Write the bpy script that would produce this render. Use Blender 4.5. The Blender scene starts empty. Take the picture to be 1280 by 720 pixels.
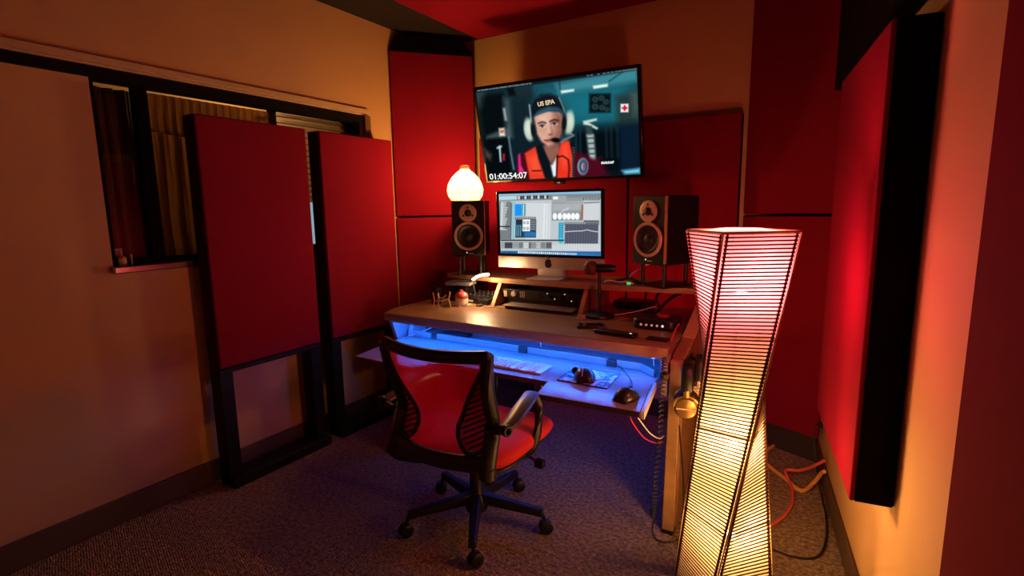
import bpy, bmesh, math, random
import numpy as np
from mathutils import Vector, Matrix, Euler
random.seed(7)
PI = math.pi
D = bpy.data
scene = bpy.context.scene
COL = scene.collection

# ------------------------------------------------------------------ materials
def mat(name, color, rough=0.5, metal=0.0, bump=None, vary=None, coat=0.0, emit=None, spec=None, sheen=0.0):
    m = D.materials.new(name); m.use_nodes = True
    nt = m.node_tree; b = nt.nodes['Principled BSDF']
    b.inputs['Base Color'].default_value = (*color, 1)
    b.inputs['Roughness'].default_value = rough
    b.inputs['Metallic'].default_value = metal
    if spec is not None: b.inputs['Specular IOR Level'].default_value = spec
    if coat: b.inputs['Coat Weight'].default_value = coat
    if sheen:
        b.inputs['Sheen Weight'].default_value = sheen
        b.inputs['Sheen Roughness'].default_value = 0.4
        b.inputs['Sheen Tint'].default_value = (*[min(1, c * 2) for c in color], 1)
    if emit:
        b.inputs['Emission Color'].default_value = (*emit[0], 1)
        b.inputs['Emission Strength'].default_value = emit[1]
    tc = nt.nodes.new('ShaderNodeTexCoord')
    if vary:
        sc, amt = vary
        n = nt.nodes.new('ShaderNodeTexNoise'); n.inputs['Scale'].default_value = sc; n.inputs['Detail'].default_value = 4
        nt.links.new(tc.outputs['Object'], n.inputs['Vector'])
        r = nt.nodes.new('ShaderNodeMapRange')
        r.inputs[1].default_value = 0.3; r.inputs[2].default_value = 0.7
        r.inputs[3].default_value = 1 - amt; r.inputs[4].default_value = 1 + amt
        nt.links.new(n.outputs['Fac'], r.inputs[0])
        mx = nt.nodes.new('ShaderNodeVectorMath'); mx.operation = 'SCALE'
        mx.inputs[0].default_value = color
        nt.links.new(r.outputs[0], mx.inputs['Scale'])
        nt.links.new(mx.outputs[0], b.inputs['Base Color'])
    if bump:
        sc, st, dist = bump
        n = nt.nodes.new('ShaderNodeTexNoise'); n.inputs['Scale'].default_value = sc; n.inputs['Detail'].default_value = 3
        nt.links.new(tc.outputs['Object'], n.inputs['Vector'])
        bp = nt.nodes.new('ShaderNodeBump'); bp.inputs['Strength'].default_value = st; bp.inputs['Distance'].default_value = dist
        nt.links.new(n.outputs['Fac'], bp.inputs['Height'])
        nt.links.new(bp.outputs[0], b.inputs['Normal'])
    return m

def emitter(name, color, strength):
    m = D.materials.new(name); m.use_nodes = True
    nt = m.node_tree; nt.nodes.clear()
    o = nt.nodes.new('ShaderNodeOutputMaterial'); e = nt.nodes.new('ShaderNodeEmission')
    e.inputs[0].default_value = (*color, 1); e.inputs[1].default_value = strength
    nt.links.new(e.outputs[0], o.inputs[0]); return m

def translucent(name, color, through, diffuse=0.3, clear=None):
    """thin paper or frosted glass: part of the light scatters through, part goes straight on"""
    m = D.materials.new(name); m.use_nodes = True
    nt = m.node_tree; nt.nodes.clear()
    o = nt.nodes.new('ShaderNodeOutputMaterial')
    t = nt.nodes.new('ShaderNodeBsdfTranslucent'); t.inputs[0].default_value = (*color, 1)
    d = nt.nodes.new('ShaderNodeBsdfDiffuse'); d.inputs[0].default_value = (*color, 1)
    tr = nt.nodes.new('ShaderNodeBsdfTransparent'); tr.inputs[0].default_value = (*(clear or color), 1)
    m1 = nt.nodes.new('ShaderNodeMixShader'); m1.inputs[0].default_value = diffuse
    nt.links.new(t.outputs[0], m1.inputs[1]); nt.links.new(d.outputs[0], m1.inputs[2])
    m2 = nt.nodes.new('ShaderNodeMixShader'); m2.inputs[0].default_value = through
    nt.links.new(m1.outputs[0], m2.inputs[1]); nt.links.new(tr.outputs[0], m2.inputs[2])
    nt.links.new(m2.outputs[0], o.inputs[0])
    return m

def screen_mat(name, strength):
    m = D.materials.new(name); m.use_nodes = True
    nt = m.node_tree; nt.nodes.clear()
    o = nt.nodes.new('ShaderNodeOutputMaterial'); e = nt.nodes.new('ShaderNodeEmission')
    a = nt.nodes.new('ShaderNodeVertexColor'); a.layer_name = 'picture'
    nt.links.new(a.outputs[0], e.inputs[0]); e.inputs[1].default_value = strength
    nt.links.new(e.outputs[0], o.inputs[0]); return m

def carpet_mat():
    m = D.materials.new('loop_carpet'); m.use_nodes = True
    nt = m.node_tree; b = nt.nodes['Principled BSDF']; b.inputs['Roughness'].default_value = 0.95
    b.inputs['Specular IOR Level'].default_value = 0.15
    tc = nt.nodes.new('ShaderNodeTexCoord')
    mp = nt.nodes.new('ShaderNodeMapping'); mp.inputs['Scale'].default_value = (1, 1.7, 1); mp.inputs['Rotation'].default_value = (0, 0, 0.5)
    nt.links.new(tc.outputs['Object'], mp.inputs[0])
    v = nt.nodes.new('ShaderNodeTexVoronoi'); v.inputs['Scale'].default_value = 78; v.inputs['Randomness'].default_value = .45
    nt.links.new(mp.outputs[0], v.inputs['Vector'])
    n = nt.nodes.new('ShaderNodeTexNoise'); n.inputs['Scale'].default_value = 60; n.inputs['Detail'].default_value = 2
    nt.links.new(tc.outputs['Object'], n.inputs['Vector'])
    r = nt.nodes.new('ShaderNodeValToRGB')
    r.color_ramp.elements[0].position = 0.3; r.color_ramp.elements[0].color = (0.19, 0.135, 0.11, 1)
    r.color_ramp.elements[1].position = 0.72; r.color_ramp.elements[1].color = (0.54, 0.40, 0.33, 1)
    nt.links.new(n.outputs['Fac'], r.inputs[0]); nt.links.new(r.outputs[0], b.inputs['Base Color'])
    bp = nt.nodes.new('ShaderNodeBump'); bp.inputs['Strength'].default_value = 1.0; bp.inputs['Distance'].default_value = 0.012; bp.invert = True
    nt.links.new(v.outputs['Distance'], bp.inputs['Height']); nt.links.new(bp.outputs[0], b.inputs['Normal'])
    return m

def wood_mat(name, c1, c2, rough=0.35, scale=6.0):
    m = D.materials.new(name); m.use_nodes = True
    nt = m.node_tree; b = nt.nodes['Principled BSDF']; b.inputs['Roughness'].default_value = rough
    tc = nt.nodes.new('ShaderNodeTexCoord'); mp = nt.nodes.new('ShaderNodeMapping')
    mp.inputs['Scale'].default_value = (1.2, 9, 9); nt.links.new(tc.outputs['Object'], mp.inputs[0])
    n = nt.nodes.new('ShaderNodeTexNoise'); n.inputs['Scale'].default_value = scale; n.inputs['Detail'].default_value = 6; n.inputs['Distortion'].default_value = 1.2
    nt.links.new(mp.outputs[0], n.inputs['Vector'])
    r = nt.nodes.new('ShaderNodeValToRGB'); r.color_ramp.elements[0].position = .3; r.color_ramp.elements[1].position = .75
    r.color_ramp.elements[0].color = (*c1, 1); r.color_ramp.elements[1].color = (*c2, 1)
    nt.links.new(n.outputs['Fac'], r.inputs[0]); nt.links.new(r.outputs[0], b.inputs['Base Color'])
    bp = nt.nodes.new('ShaderNodeBump'); bp.inputs['Strength'].default_value = .12; bp.inputs['Distance'].default_value = .002
    nt.links.new(n.outputs['Fac'], bp.inputs['Height']); nt.links.new(bp.outputs[0], b.inputs['Normal'])
    return m

def sheer_mat(name, color, alpha, rough=0.9):
    """open woven cloth: light passes the holes, scatters through the threads and off them"""
    m = translucent(name, color, 1 - alpha, .5)
    for n in m.node_tree.nodes:
        if n.type == 'BSDF_TRANSPARENT': n.inputs[0].default_value = (1, 1, 1, 1)
    return m

def glass_pane_mat():
    m = D.materials.new('window_glass'); m.use_nodes = True
    nt = m.node_tree; nt.nodes.clear()
    o = nt.nodes.new('ShaderNodeOutputMaterial')
    g = nt.nodes.new('ShaderNodeBsdfGlossy'); g.inputs['Roughness'].default_value = 0.03
    t = nt.nodes.new('ShaderNodeBsdfTransparent'); t.inputs[0].default_value = (.9, .92, .9, 1)
    f = nt.nodes.new('ShaderNodeFresnel'); f.inputs[0].default_value = 1.5
    mx = nt.nodes.new('ShaderNodeMixShader')
    nt.links.new(f.outputs[0], mx.inputs[0]); nt.links.new(t.outputs[0], mx.inputs[1]); nt.links.new(g.outputs[0], mx.inputs[2])
    nt.links.new(mx.outputs[0], o.inputs[0]); return m

M_ = {}
M_['wall'] = mat('tan_wall_paint', (.62, .385, .18), .75, bump=(140, .12, .002), vary=(2.0, .04))
M_['ceil'] = mat('dark_ceiling', (.010, .009, .009), .95, bump=(60, .3, .004))
M_['carpet'] = carpet_mat()
M_['red'] = mat('red_acoustic_fabric', (.21, .004, .021), .95, bump=(420, .2, .001), vary=(3.0, .05), spec=.1)
M_['blackfab'] = mat('black_fabric', (.004, .003, .0035), .95, bump=(300, .2, .001), spec=.08)
M_['maroonfab'] = mat('dark_red_edge_fabric', (.05, .0012, .004), .95, bump=(300, .2, .001), spec=.08)
M_['blackwood'] = mat('black_painted_wood', (.005, .0045, .0045), .6, spec=.25)
M_['base'] = mat('brown_rubber_base', (.10, .06, .035), .6)
M_['browntrim'] = mat('brown_window_trim', (.16, .085, .04), .5, vary=(8, .15))
M_['darktrim'] = mat('dark_window_frame', (.006, .0045, .004), .8, spec=.1)
M_['tantrim'] = mat('tan_trim', (.58, .42, .25), .55)
M_['curtain'] = translucent('tan_curtain_cloth', (.62, .42, .22), .03, .5)
M_['curtaindark'] = mat('dark_drape_cloth', (.16, .095, .05), .95)
M_['sill'] = mat('polished_metal_sill', (.50, .46, .45), .12, metal=.95)
M_['wood'] = wood_mat('warm_desk_laminate', (.19, .095, .042), (.29, .155, .075), .42)
M_['woodedge'] = wood_mat('desk_edge_band', (.34, .19, .09), (.45, .26, .13), .45)
M_['tray'] = wood_mat('tray_laminate', (.27, .25, .28), (.37, .35, .39), .22)
M_['darkpanel'] = mat('dark_desk_panel', (.05, .045, .05), .5)
M_['greypanel'] = mat('grey_leg_panel', (.42, .37, .40), .55)
M_['black'] = mat('black_plastic', (.007, .007, .0075), .42)
M_['blackgloss'] = mat('glossy_black', (.008, .008, .009), .12)
M_['charcoal'] = mat('charcoal_metal', (.022, .022, .024), .4, metal=.3)
M_['alu'] = mat('brushed_aluminium', (.74, .68, .64), .36, metal=.4)
M_['white'] = mat('white_plastic', (.75, .74, .72), .4)
M_['keywhite'] = mat('white_keycaps', (.92, .92, .92), .45)
M_['cream'] = mat('cream_ceramic', (.75, .60, .50), .3)
M_['redplastic'] = mat('red_enamel', (.50, .07, .06), .35, vary=(160, .6))
M_['cone'] = mat('woofer_cone', (.022, .018, .016), .45)
M_['ring'] = mat('bronze_trim_ring', (.62, .42, .32), .42, metal=.2)
M_['gold'] = mat('gilt_and_lamplit_gold', (.42, .27, .10), .3, metal=.8)  # gilt metal; on the ear cups it paints gold lamplight
M_['chairred'] = mat('red_seat_fabric', (.62, .012, .022), .8, bump=(350, .3, .001), sheen=.2)
M_['mesh'] = sheer_mat('red_sheer_back_mesh', (.75, .006, .022), .58)
M_['netdark'] = sheer_mat('black_net_weave', (.012, .008, .009), .62)
M_['stick'] = mat('dark_rattan_stick', (.045, .013, .008), .7)
M_['lampwood'] = mat('pale_lamp_post', (.55, .36, .2), .6)
M_['paper'] = translucent('rice_paper', (.74, .66, .50), .58, .25, (.98, .95, .88))
M_['pearshade'] = translucent('frosted_pear_shade', (.46, .40, .24), .50, .2, (1, .96, .88))
M_['bluebook'] = mat('slate_blue_cover', (.16, .19, .26), .45)
M_['khaki'] = mat('pale_wood_dowel', (.55, .40, .2), .5)
M_['orangecable'] = mat('orange_cable_jacket', (.85, .45, .14), .45)
M_['pinkcable'] = mat('pink_cable_jacket', (.85, .14, .16), .45)
M_['whitecable'] = mat('white_cable_jacket', (.75, .72, .72), .45)
M_['blackcable'] = mat('black_cable_jacket', (.012, .011, .011), .45)
M_['redcable'] = mat('red_cable_jacket', (.6, .03, .04), .45)
M_['padblue'] = None
M_['blueled'] = emitter('blue_led', (.012, .15, 1.0), 165)
M_['redled'] = emitter('red_led', (1.0, .012, .05), 10)
M_['under_led'] = emitter('blue_violet_led', (.08, .12, 1.0), 62)
M_['warmled'] = emitter('warm_led_arc', (1.0, .60, .30), 420)
M_['led_white'] = emitter('white_indicator_led', (1, .9, .8), .9)
M_['led_red'] = emitter('red_lit_knob', (1, .30, .22), .55)
M_['led_green'] = emitter('green_indicator', (.1, .8, .2), .8)
M_['sky_slit'] = emitter('daylit_window_slit', (.35, .62, .75), .9)

def pad_mat():
    m = D.materials.new('printed_mouse_mat'); m.use_nodes = True
    nt = m.node_tree; b = nt.nodes['Principled BSDF']; b.inputs['Roughness'].default_value = .6
    tc = nt.nodes.new('ShaderNodeTexCoord'); n = nt.nodes.new('ShaderNodeTexNoise')
    n.inputs['Scale'].default_value = 14; n.inputs['Detail'].default_value = 5; n.inputs['Distortion'].default_value = 1.5
    nt.links.new(tc.outputs['Object'], n.inputs[0])
    r = nt.nodes.new('ShaderNodeValToRGB'); r.color_ramp.interpolation = 'CONSTANT'
    e = r.color_ramp.elements; e[0].position = 0; e[0].color = (.05, .16, .25, 1); e[1].position = .50; e[1].color = (.68, .70, .72, 1)
    x = e.new(.44); x.color = (.15, .36, .5, 1)
    nt.links.new(n.outputs['Fac'], r.inputs[0]); nt.links.new(r.outputs[0], b.inputs['Base Color'])
    return m
M_['pad'] = pad_mat()

# ------------------------------------------------------------------ mesh helpers
class MB:
    def __init__(self): self.bm = bmesh.new()
    def box(self, c, s, rot=None, taper=None):
        vs = []
        for z in (-1, 1):
            for (x, y) in ((-1, -1), (1, -1), (1, 1), (-1, 1)):
                k = taper if (taper and z > 0) else 1.0
                v = Vector((x * s[0] / 2 * k, y * s[1] / 2 * k, z * s[2] / 2))
                if rot is not None: v = (Euler(rot).to_matrix() if not isinstance(rot, Matrix) else rot) @ v
                vs.append(self.bm.verts.new(v + Vector(c)))
        for f in ((3, 2, 1, 0), (4, 5, 6, 7), (0, 1, 5, 4), (1, 2, 6, 5), (2, 3, 7, 6), (3, 0, 4, 7)):
            self.bm.faces.new([vs[i] for i in f])
        return self
    def prism(self, poly, a0, a1, axis='z'):
        """extrude a 2D polygon along an axis: z -> (x,y), y -> (x,z), x -> (y,z)"""
        def p(u, v, a):
            return (u, v, a) if axis == 'z' else ((u, a, v) if axis == 'y' else (a, u, v))
        lo = [self.bm.verts.new(p(u, v, a0)) for u, v in poly]; hi = [self.bm.verts.new(p(u, v, a1)) for u, v in poly]
        n = len(poly)
        self.bm.faces.new(lo[::-1]); self.bm.faces.new(hi)
        for i in range(n): self.bm.faces.new((lo[i], lo[(i + 1) % n], hi[(i + 1) % n], hi[i]))
        return self
    def tube(self, pts, r, seg=8, closed=False, flat=None):
        pts = [Vector(p) for p in pts]; n = len(pts); rings = []
        up = Vector((0, 0, 1))
        for i, p in enumerate(pts):
            a = pts[(i - 1) % n] if (closed or i > 0) else p
            b = pts[(i + 1) % n] if (closed or i < n - 1) else p
            t = (b - a).normalized()
            u = t.cross(up)
            if u.length < 1e-3: u = t.cross(Vector((1, 0, 0)))
            u.normalize(); w = u.cross(t).normalized()
            rr = r[i] if isinstance(r, (list, tuple)) else r
            fx, fy = flat if flat else (1, 1)
            rings.append([self.bm.verts.new(p + (u * math.cos(2 * PI * k / seg) * fx + w * math.sin(2 * PI * k / seg) * fy) * rr) for k in range(seg)])
        m = n if closed else n - 1
        for i in range(m):
            A, B = rings[i], rings[(i + 1) % n]
            for k in range(seg): self.bm.faces.new((A[k], A[(k + 1) % seg], B[(k + 1) % seg], B[k]))
        if not closed:
            self.bm.faces.new(rings[0][::-1]); self.bm.faces.new(rings[-1])
        return self
    def cyl(self, p0, p1, r0, r1=None, seg=20):
        return self.tube([p0, p1], [r0, r0 if r1 is None else r1], seg)
    def lathe(self, prof, seg=32, mtx=None):
        """profile of (radius, height) around z, then moved by mtx"""
        mtx = mtx or Matrix.Identity(4); rings = []
        for r, z in prof:
            if r < 1e-6: rings.append([self.bm.verts.new(mtx @ Vector((0, 0, z)))])
            else: rings.append([self.bm.verts.new(mtx @ Vector((r * math.cos(2 * PI * k / seg), r * math.sin(2 * PI * k / seg), z))) for k in range(seg)])
        for A, B in zip(rings, rings[1:]):
            if len(A) == 1 and len(B) == 1: continue
            for k in range(seg):
                k2 = (k + 1) % seg
                if len(A) == 1: self.bm.faces.new((A[0], B[k2], B[k]))
                elif len(B) == 1: self.bm.faces.new((A[k], A[k2], B[0]))
                else: self.bm.faces.new((A[k], A[k2], B[k2], B[k]))
        return self
    def quad(self, *p):
        self.bm.faces.new([self.bm.verts.new(q) for q in p]); return self
    def grid(self, fn, nu, nv, closed_u=False):
        vs = [[self.bm.verts.new(fn(i / (nu if closed_u else nu - 1), j / (nv - 1))) for j in range(nv)] for i in range(nu)]
        for i in range(nu if closed_u else nu - 1):
            for j in range(nv - 1):
                self.bm.faces.new((vs[i][j], vs[(i + 1) % nu][j], vs[(i + 1) % nu][j + 1], vs[i][j + 1]))
        return self
    def build(self, name, m, parent=None, bevel=0.0, smooth=True, seg=2, loc=None, rot=None, subsurf=0, thick=0.0):
        me = D.meshes.new(name)
        bmesh.ops.recalc_face_normals(self.bm, faces=self.bm.faces[:])
        self.bm.to_mesh(me); self.bm.free()
        me.materials.append(m)
        if smooth:
            me.polygons.foreach_set('use_smooth', [True] * len(me.polygons)); me.set_sharp_from_angle(angle=math.radians(35))
        o = D.objects.new(name, me); COL.objects.link(o)
        if parent is not None: o.parent = parent
        if loc: o.location = loc
        if rot: o.rotation_euler = rot
        if thick:
            md = o.modifiers.new('solid', 'SOLIDIFY'); md.thickness = thick; md.offset = 0
        if bevel:
            md = o.modifiers.new('bevel', 'BEVEL'); md.width = bevel; md.segments = seg; md.limit_method = 'ANGLE'; md.angle_limit = math.radians(40)
            md.harden_normals = False
        if subsurf:
            md = o.modifiers.new('sub', 'SUBSURF'); md.levels = subsurf; md.render_levels = subsurf
        return o

def face_to(p, d):
    """matrix that stands local z along direction d at p"""
    d = Vector(d).normalized(); q = d.to_track_quat('Z', 'Y')
    return Matrix.Translation(Vector(p)) @ q.to_matrix().to_4x4()

def smooth_path(pts, n=8):
    pts = [Vector(p) for p in pts]; out = []
    P = [pts[0]] + pts + [pts[-1]]
    for i in range(1, len(P) - 2):
        a, b, c, d = P[i - 1], P[i], P[i + 1], P[i + 2]
        for k in range(n):
            t = k / n
            out.append(0.5 * ((2 * b) + (c - a) * t + (2 * a - 5 * b + 4 * c - d) * t * t + (3 * b - a - 3 * c + d) * t ** 3))
    out.append(pts[-1]); return out

def tag(o, label, cat, group=None):
    o['label'] = label; o['category'] = cat
    if group: o['group'] = group
    return o
def thing(name, label, cat, loc=(0, 0, 0), rz=0.0, group=None):
    o = D.objects.new(name, None); COL.objects.link(o); o.location = loc; o.rotation_euler = (0, 0, rz)
    o.empty_display_size = .05
    return tag(o, label, cat, group)
def struct(o):
    o['kind'] = 'structure'; return o
def text_mesh(name, body, size, m, parent, loc, rot, align='LEFT', bold=0.0, sx=1.0):
    cu = D.curves.new(name, 'FONT'); cu.body = body; cu.size = size; cu.align_x = align; cu.offset = bold; cu.extrude = .0002; cu.fill_mode = 'BOTH'
    t = D.objects.new(name, cu); COL.objects.link(t)
    bpy.context.view_layer.update()
    me = D.meshes.new_from_object(t.evaluated_get(bpy.context.evaluated_depsgraph_get()))
    D.objects.remove(t); me.name = name; me.materials.clear(); me.materials.append(m)
    o = D.objects.new(name, me); COL.objects.link(o); o.parent = parent; o.location = loc; o.rotation_euler = rot; o.scale = (sx, 1, 1)
    return o

# ------------------------------------------------------------------ room shell
XL, YB, ZC, YF = -2.50, 3.10, 2.44, -0.9
WA = Vector((0.108, 2.168, 0)); WD = Vector((-0.1329, 0.9911, 0)).normalized(); WN = Vector((-WD.y, WD.x, 0))  # right wall line; WN points into the room
if WN.x > 0: WN = -WN
def on_right(s, off=0.0, z=0.0):
    p = WA + WD * s + WN * off; return Vector((p.x, p.y, z))
sF = (YF - WA.y) / WD.y; sB = (YB - WA.y) / WD.y
RF, RB = on_right(sF), on_right(sB)

b = MB(); b.prism([(XL - .1, YF - .1), (RF.x + .15, YF - .1), (RB.x + .15, YB + .1), (XL - .1, YB + .1)], -.06, 0)
struct(b.build('floor', M_['carpet'], smooth=False))
b = MB(); b.prism([(XL - .1, YF - .1), (RF.x + .15, YF - .1), (RB.x + .15, YB + .1), (XL - .1, YB + .1)], ZC, ZC + .08)
struct(b.build('ceiling', M_['ceil'], smooth=False))
WY0, WY1, WZ0, WZ1 = .945, 2.33, 1.085, 1.865
b = MB()
for (y0, y1, z0, z1) in ((YF - .1, WY0, 0, ZC), (WY1, YB + .1, 0, ZC), (WY0, WY1, 0, WZ0), (WY0, WY1, WZ1, ZC)):
    b.box((XL - .06, (y0 + y1) / 2, (z0 + z1) / 2), (.12, y1 - y0, z1 - z0))
bmesh.ops.remove_doubles(b.bm, verts=b.bm.verts[:], dist=1e-4)
struct(b.build('wall_left', M_['wall'], smooth=False))
b = MB(); b.box(((XL + RB.x) / 2, YB + .05, ZC / 2), (RB.x - XL + .3, .1, ZC)); struct(b.build('wall_back', M_['wall'], smooth=False))
b = MB(); b.box(((XL + RF.x) / 2, YF - .05, ZC / 2), (RF.x - XL + .3, .1, ZC)); struct(b.build('wall_front', M_['wall'], smooth=False))
b = MB(); p = [RF, RB, on_right(sB, -.1), on_right(sF, -.1)]
b.prism([(q.x, q.y) for q in p], 0, ZC); struct(b.build('wall_right', M_['wall'], smooth=False))
# baseboards
b = MB(); b.box((XL + .006, (YF + YB) / 2, .057), (.012, YB - YF, .114)); struct(b.build('baseboard_left', M_['base'], bevel=.004))
b = MB(); b.box(((XL + RB.x) / 2, YB - .006, .057), (RB.x - XL, .012, .114)); struct(b.build('baseboard_back', M_['base'], bevel=.004))
b = MB(); p = [on_right(sF, .001), on_right(sB, .001), on_right(sB, .012), on_right(sF, .012)]
b.prism([(q.x, q.y) for q in p], 0, .105); struct(b.build('baseboard_right', M_['base'], bevel=.003))

# ------------------------------------------------------------------ window in the left wall
win = D.objects.new('window_1', None); COL.objects.link(win); win.location = (XL, (WY0 + WY1) / 2, WZ0); struct(win)
wc = Vector(win.location)
def W(p): return Vector(p) - wc
b = MB()
for (y, z, sy, sz) in (((WY0 + WY1) / 2, WZ1 - .02, WY1 - WY0, .04), (WY0 + .012, 1.48, .024, .76), (WY1 - .02, 1.48, .04, .76), (1.135, 1.48, .05, .76), ((WY0 + WY1) / 2, WZ0 + .012, WY1 - WY0, .024)):
    b.box(W((XL - .05, y, z)), (.05, sy, sz))
f = b.build('window_frame', M_['darktrim'], win, bevel=.004)
b = MB(); b.box(W((XL - .060, (WY0 + WY1) / 2, 1.475)), (.004, WY1 - WY0 - .05, .72)); b.build('glass_pane', glass_pane_mat(), win)
b = MB(); b.box(W((XL - .022, (WY0 + WY1) / 2, WZ0 - .012)), (.11, WY1 - WY0 + .02, .03)); b.build('window_sill', M_['sill'], win, bevel=.005)
b = MB(); b.box(W((XL - .9, 1.6, 1.5)), (.02, 4.0, 3.0))
b.build('window_backdrop', M_['curtain'], win)  # added backdrop that catches the fill light behind the shutter
def drape(y0, y1, z0, z1, x, amp, n, m, name, sag=0.0):
    bb = MB()
    def fn(u, v):
        y = y0 + (y1 - y0) * u
        return W((x + amp * math.sin(u * n * 2 * PI + .6 * math.sin(v * 5)) * (.5 + .5 * (1 - v)) + .3 * amp * math.sin(u * n * 4.7 * PI), y, z0 + (z1 - z0) * v - sag * math.sin(u * PI) * (1 - v)))
    bb.grid(fn, max(24, n * 10), 10)
    return bb.build(name, m, win, thick=.004)
drape(.90, 1.14, 1.09, 1.82, XL - .125, .018, 5, M_['curtaindark'], 'dark_drape')
drape(1.14, 1.62, 1.09, 1.69, XL - .12, .022, 7, M_['curtain'], 'tan_drape')
drape(1.16, 1.76, 1.66, 1.82, XL - .085, .007, 16, M_['curtain'], 'valance', .02)
b = MB()
for i in range(14):
    z = WZ1 - .05 - i * .033
    b.box(W((XL - .095, 2.03, z)), (.034, .47, .006), rot=(0, .6, 0))
b.build('shutter_slats', mat('shutter_wood', (.42, .25, .12), .5), win)
b = MB(); b.box(W((XL - .095, 1.785, 1.59)), (.04, .03, .50)); b.box(W((XL - .095, 2.275, 1.59)), (.04, .03, .50)); b.build('shutter_frame', M_['darktrim'], win, bevel=.003)
b = MB(); b.tube([W((XL - .105, 1.70, 1.80)), W((XL - .105, 1.73, 1.795)), W((XL - .10, 1.77, 1.80))], .008, 8); b.build('curtain_hook', M_['alu'], win)
b = MB(); b.prism([(1.90, 1.11), (2.25, 1.11), (2.25, 1.35), (1.90, 1.35)], XL - .113, XL - .110, 'x')
for v in b.bm.verts: v.co -= wc
b.build('daylight_slit', M_['sky_slit'], win, smooth=False)
# casing
b = MB(); b.box((XL + .010, (YF + 2.375) / 2, 1.8965), (.018, 2.375 - YF, .028)); b.box((XL + .005, (YF + 2.375) / 2, 1.877), (.009, 2.375 - YF, .012))
struct(b.build('trim_1', M_['tantrim'], bevel=.003))
b = MB(); b.box((XL + .014, 2.352, 1.46), (.03, .045, .82)); struct(b.build('trim_2', M_['browntrim'], bevel=.003))
b = MB(); b.box((XL + .006, (YF + 2.33) / 2, 1.848), (.014, 2.33 - YF, .042)); struct(b.build('trim_3', M_['darktrim'], bevel=.002))

L_ = D.lights.new('curtain_fill_light', 'POINT'); L_.energy = 24; L_.color = (1, .58, .25); L_.shadow_soft_size = .12  # added fill light for the curtains and shutter slats
lo = D.objects.new('curtain_fill_light', L_); COL.objects.link(lo); lo.location = (XL - .5, 2.05, 2.15)
# things on the sill
t = thing('glass_jar', 'small clear jar with an amber label, on the narrow window sill', 'jar', (XL - .02, .988, 1.088))
b = MB(); b.lathe([(0, 0), (.014, 0), (.015, .004), (.015, .034), (.011, .038), (.0, .038)], 20); b.build('jar_body', mat('amber_jar', (.45, .22, .12), .15), t)
b = MB(); b.lathe([(.0155, .008), (.0155, .028)], 20); b.build('jar_label', mat('pale_paper_label', (.6, .45, .3), .7), t)
t = thing('picture_card', 'tiny square framed card propped above the amber jar on the sill', 'card', (XL - .048, .985, 1.088))
b = MB(); b.box((0, 0, .052), (.006, .034, .034)); b.box((0, 0, .018), (.006, .006, .036)); b.build('card_frame', mat('tan_card_frame', (.55, .3, .18), .6), t, bevel=.001)
b = MB(); b.box((.0035, 0, .052), (.001, .022, .022)); b.build('card_picture', mat('dull_red_print', (.3, .1, .07), .7), t)
b = MB(); b.box((XL - .02, 1.022, 1.0885 + .022), (.006, .006, .044)); tag(b.build('wall_lighter', M_['khaki'], bevel=.001), 'pale upright stick standing beside the amber jar on the sill', 'stick').name = 'short_stick'

# ------------------------------------------------------------------ free standing acoustic panels
def gobo(y0, y1, label, zt):
    xc, th = -2.41, .09
    yc, w = (y0 + y1) / 2, y1 - y0
    t = thing('acoustic_panel', label, 'acoustic panel', (xc, yc, 0), 0, 'free standing acoustic panels')
    b = MB(); b.box((.0415, 0, (.585 + zt) / 2), (.012, w - .006, zt - .585)); b.build('fabric_face', M_['red'], t, bevel=.006)
    b = MB(); b.box((-.005, 0, (.575 + zt) / 2), (.08, w, zt - .575)); b.build('panel_frame', M_['maroonfab'], t, bevel=.005)
    b = MB(); b.box((-.002, 0, .566), (.086, w, .02)); b.build('bottom_rail', M_['blackwood'], t, bevel=.003)
    for s in (-1, 1):
        b = MB(); b.box((-.002, s * (w / 2 - .032), .29), (.082, .064, .54)); b.build('leg', M_['blackwood'], t, bevel=.004)
    b = MB(); b.box((.02, 0, .026), (.12, w, .05)); b.build('foot_board', M_['blackwood'], t, bevel=.005)
    return t
gobo(1.255, 1.815, 'free-standing red fabric acoustic panel before the curtained end of the window', 1.722)
gobo(1.893, 2.435, 'free-standing red acoustic panel beside the corner bass trap, in front of the shutter', 1.722)

# ------------------------------------------------------------------ corner bass traps
def trap(p0, p1, z0, z1, label, group, depth=.1, cap=False, back=None):
    p0, p1 = Vector((*p0, 0)), Vector((*p1, 0)); c = (p0 + p1) / 2; d = (p1 - p0); w = d.length; rz = math.atan2(d.y, d.x)
    t = thing('bass_trap', label, 'bass trap', (c.x, c.y, z0), rz, group)
    h = z1 - z0
    b = MB(); b.box((0, .008, h / 2), (w, .016, h - .004)); b.build('fabric_face', M_['red'], t, bevel=.005)
    bk = back or [(w / 2 - .085, .085), (-w / 2 + .085, .085)]
    b = MB(); b.prism([(-w / 2 + .004, .012), (w / 2 - .004, .012)] + [(q[0] if not back else q[0] * w / 2, q[1]) for q in bk], 0, h); b.build('trap_body', M_['blackfab'], t)
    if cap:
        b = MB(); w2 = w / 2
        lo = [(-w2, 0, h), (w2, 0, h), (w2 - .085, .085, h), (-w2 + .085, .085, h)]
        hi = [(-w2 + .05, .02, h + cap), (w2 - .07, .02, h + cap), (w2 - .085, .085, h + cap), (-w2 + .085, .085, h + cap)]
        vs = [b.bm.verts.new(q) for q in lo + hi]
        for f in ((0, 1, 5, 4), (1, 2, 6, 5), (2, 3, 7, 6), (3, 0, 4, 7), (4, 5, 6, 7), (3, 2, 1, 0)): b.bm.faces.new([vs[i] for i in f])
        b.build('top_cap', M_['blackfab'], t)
    return t
G1 = 'stacked bass traps in the room corners'
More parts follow.
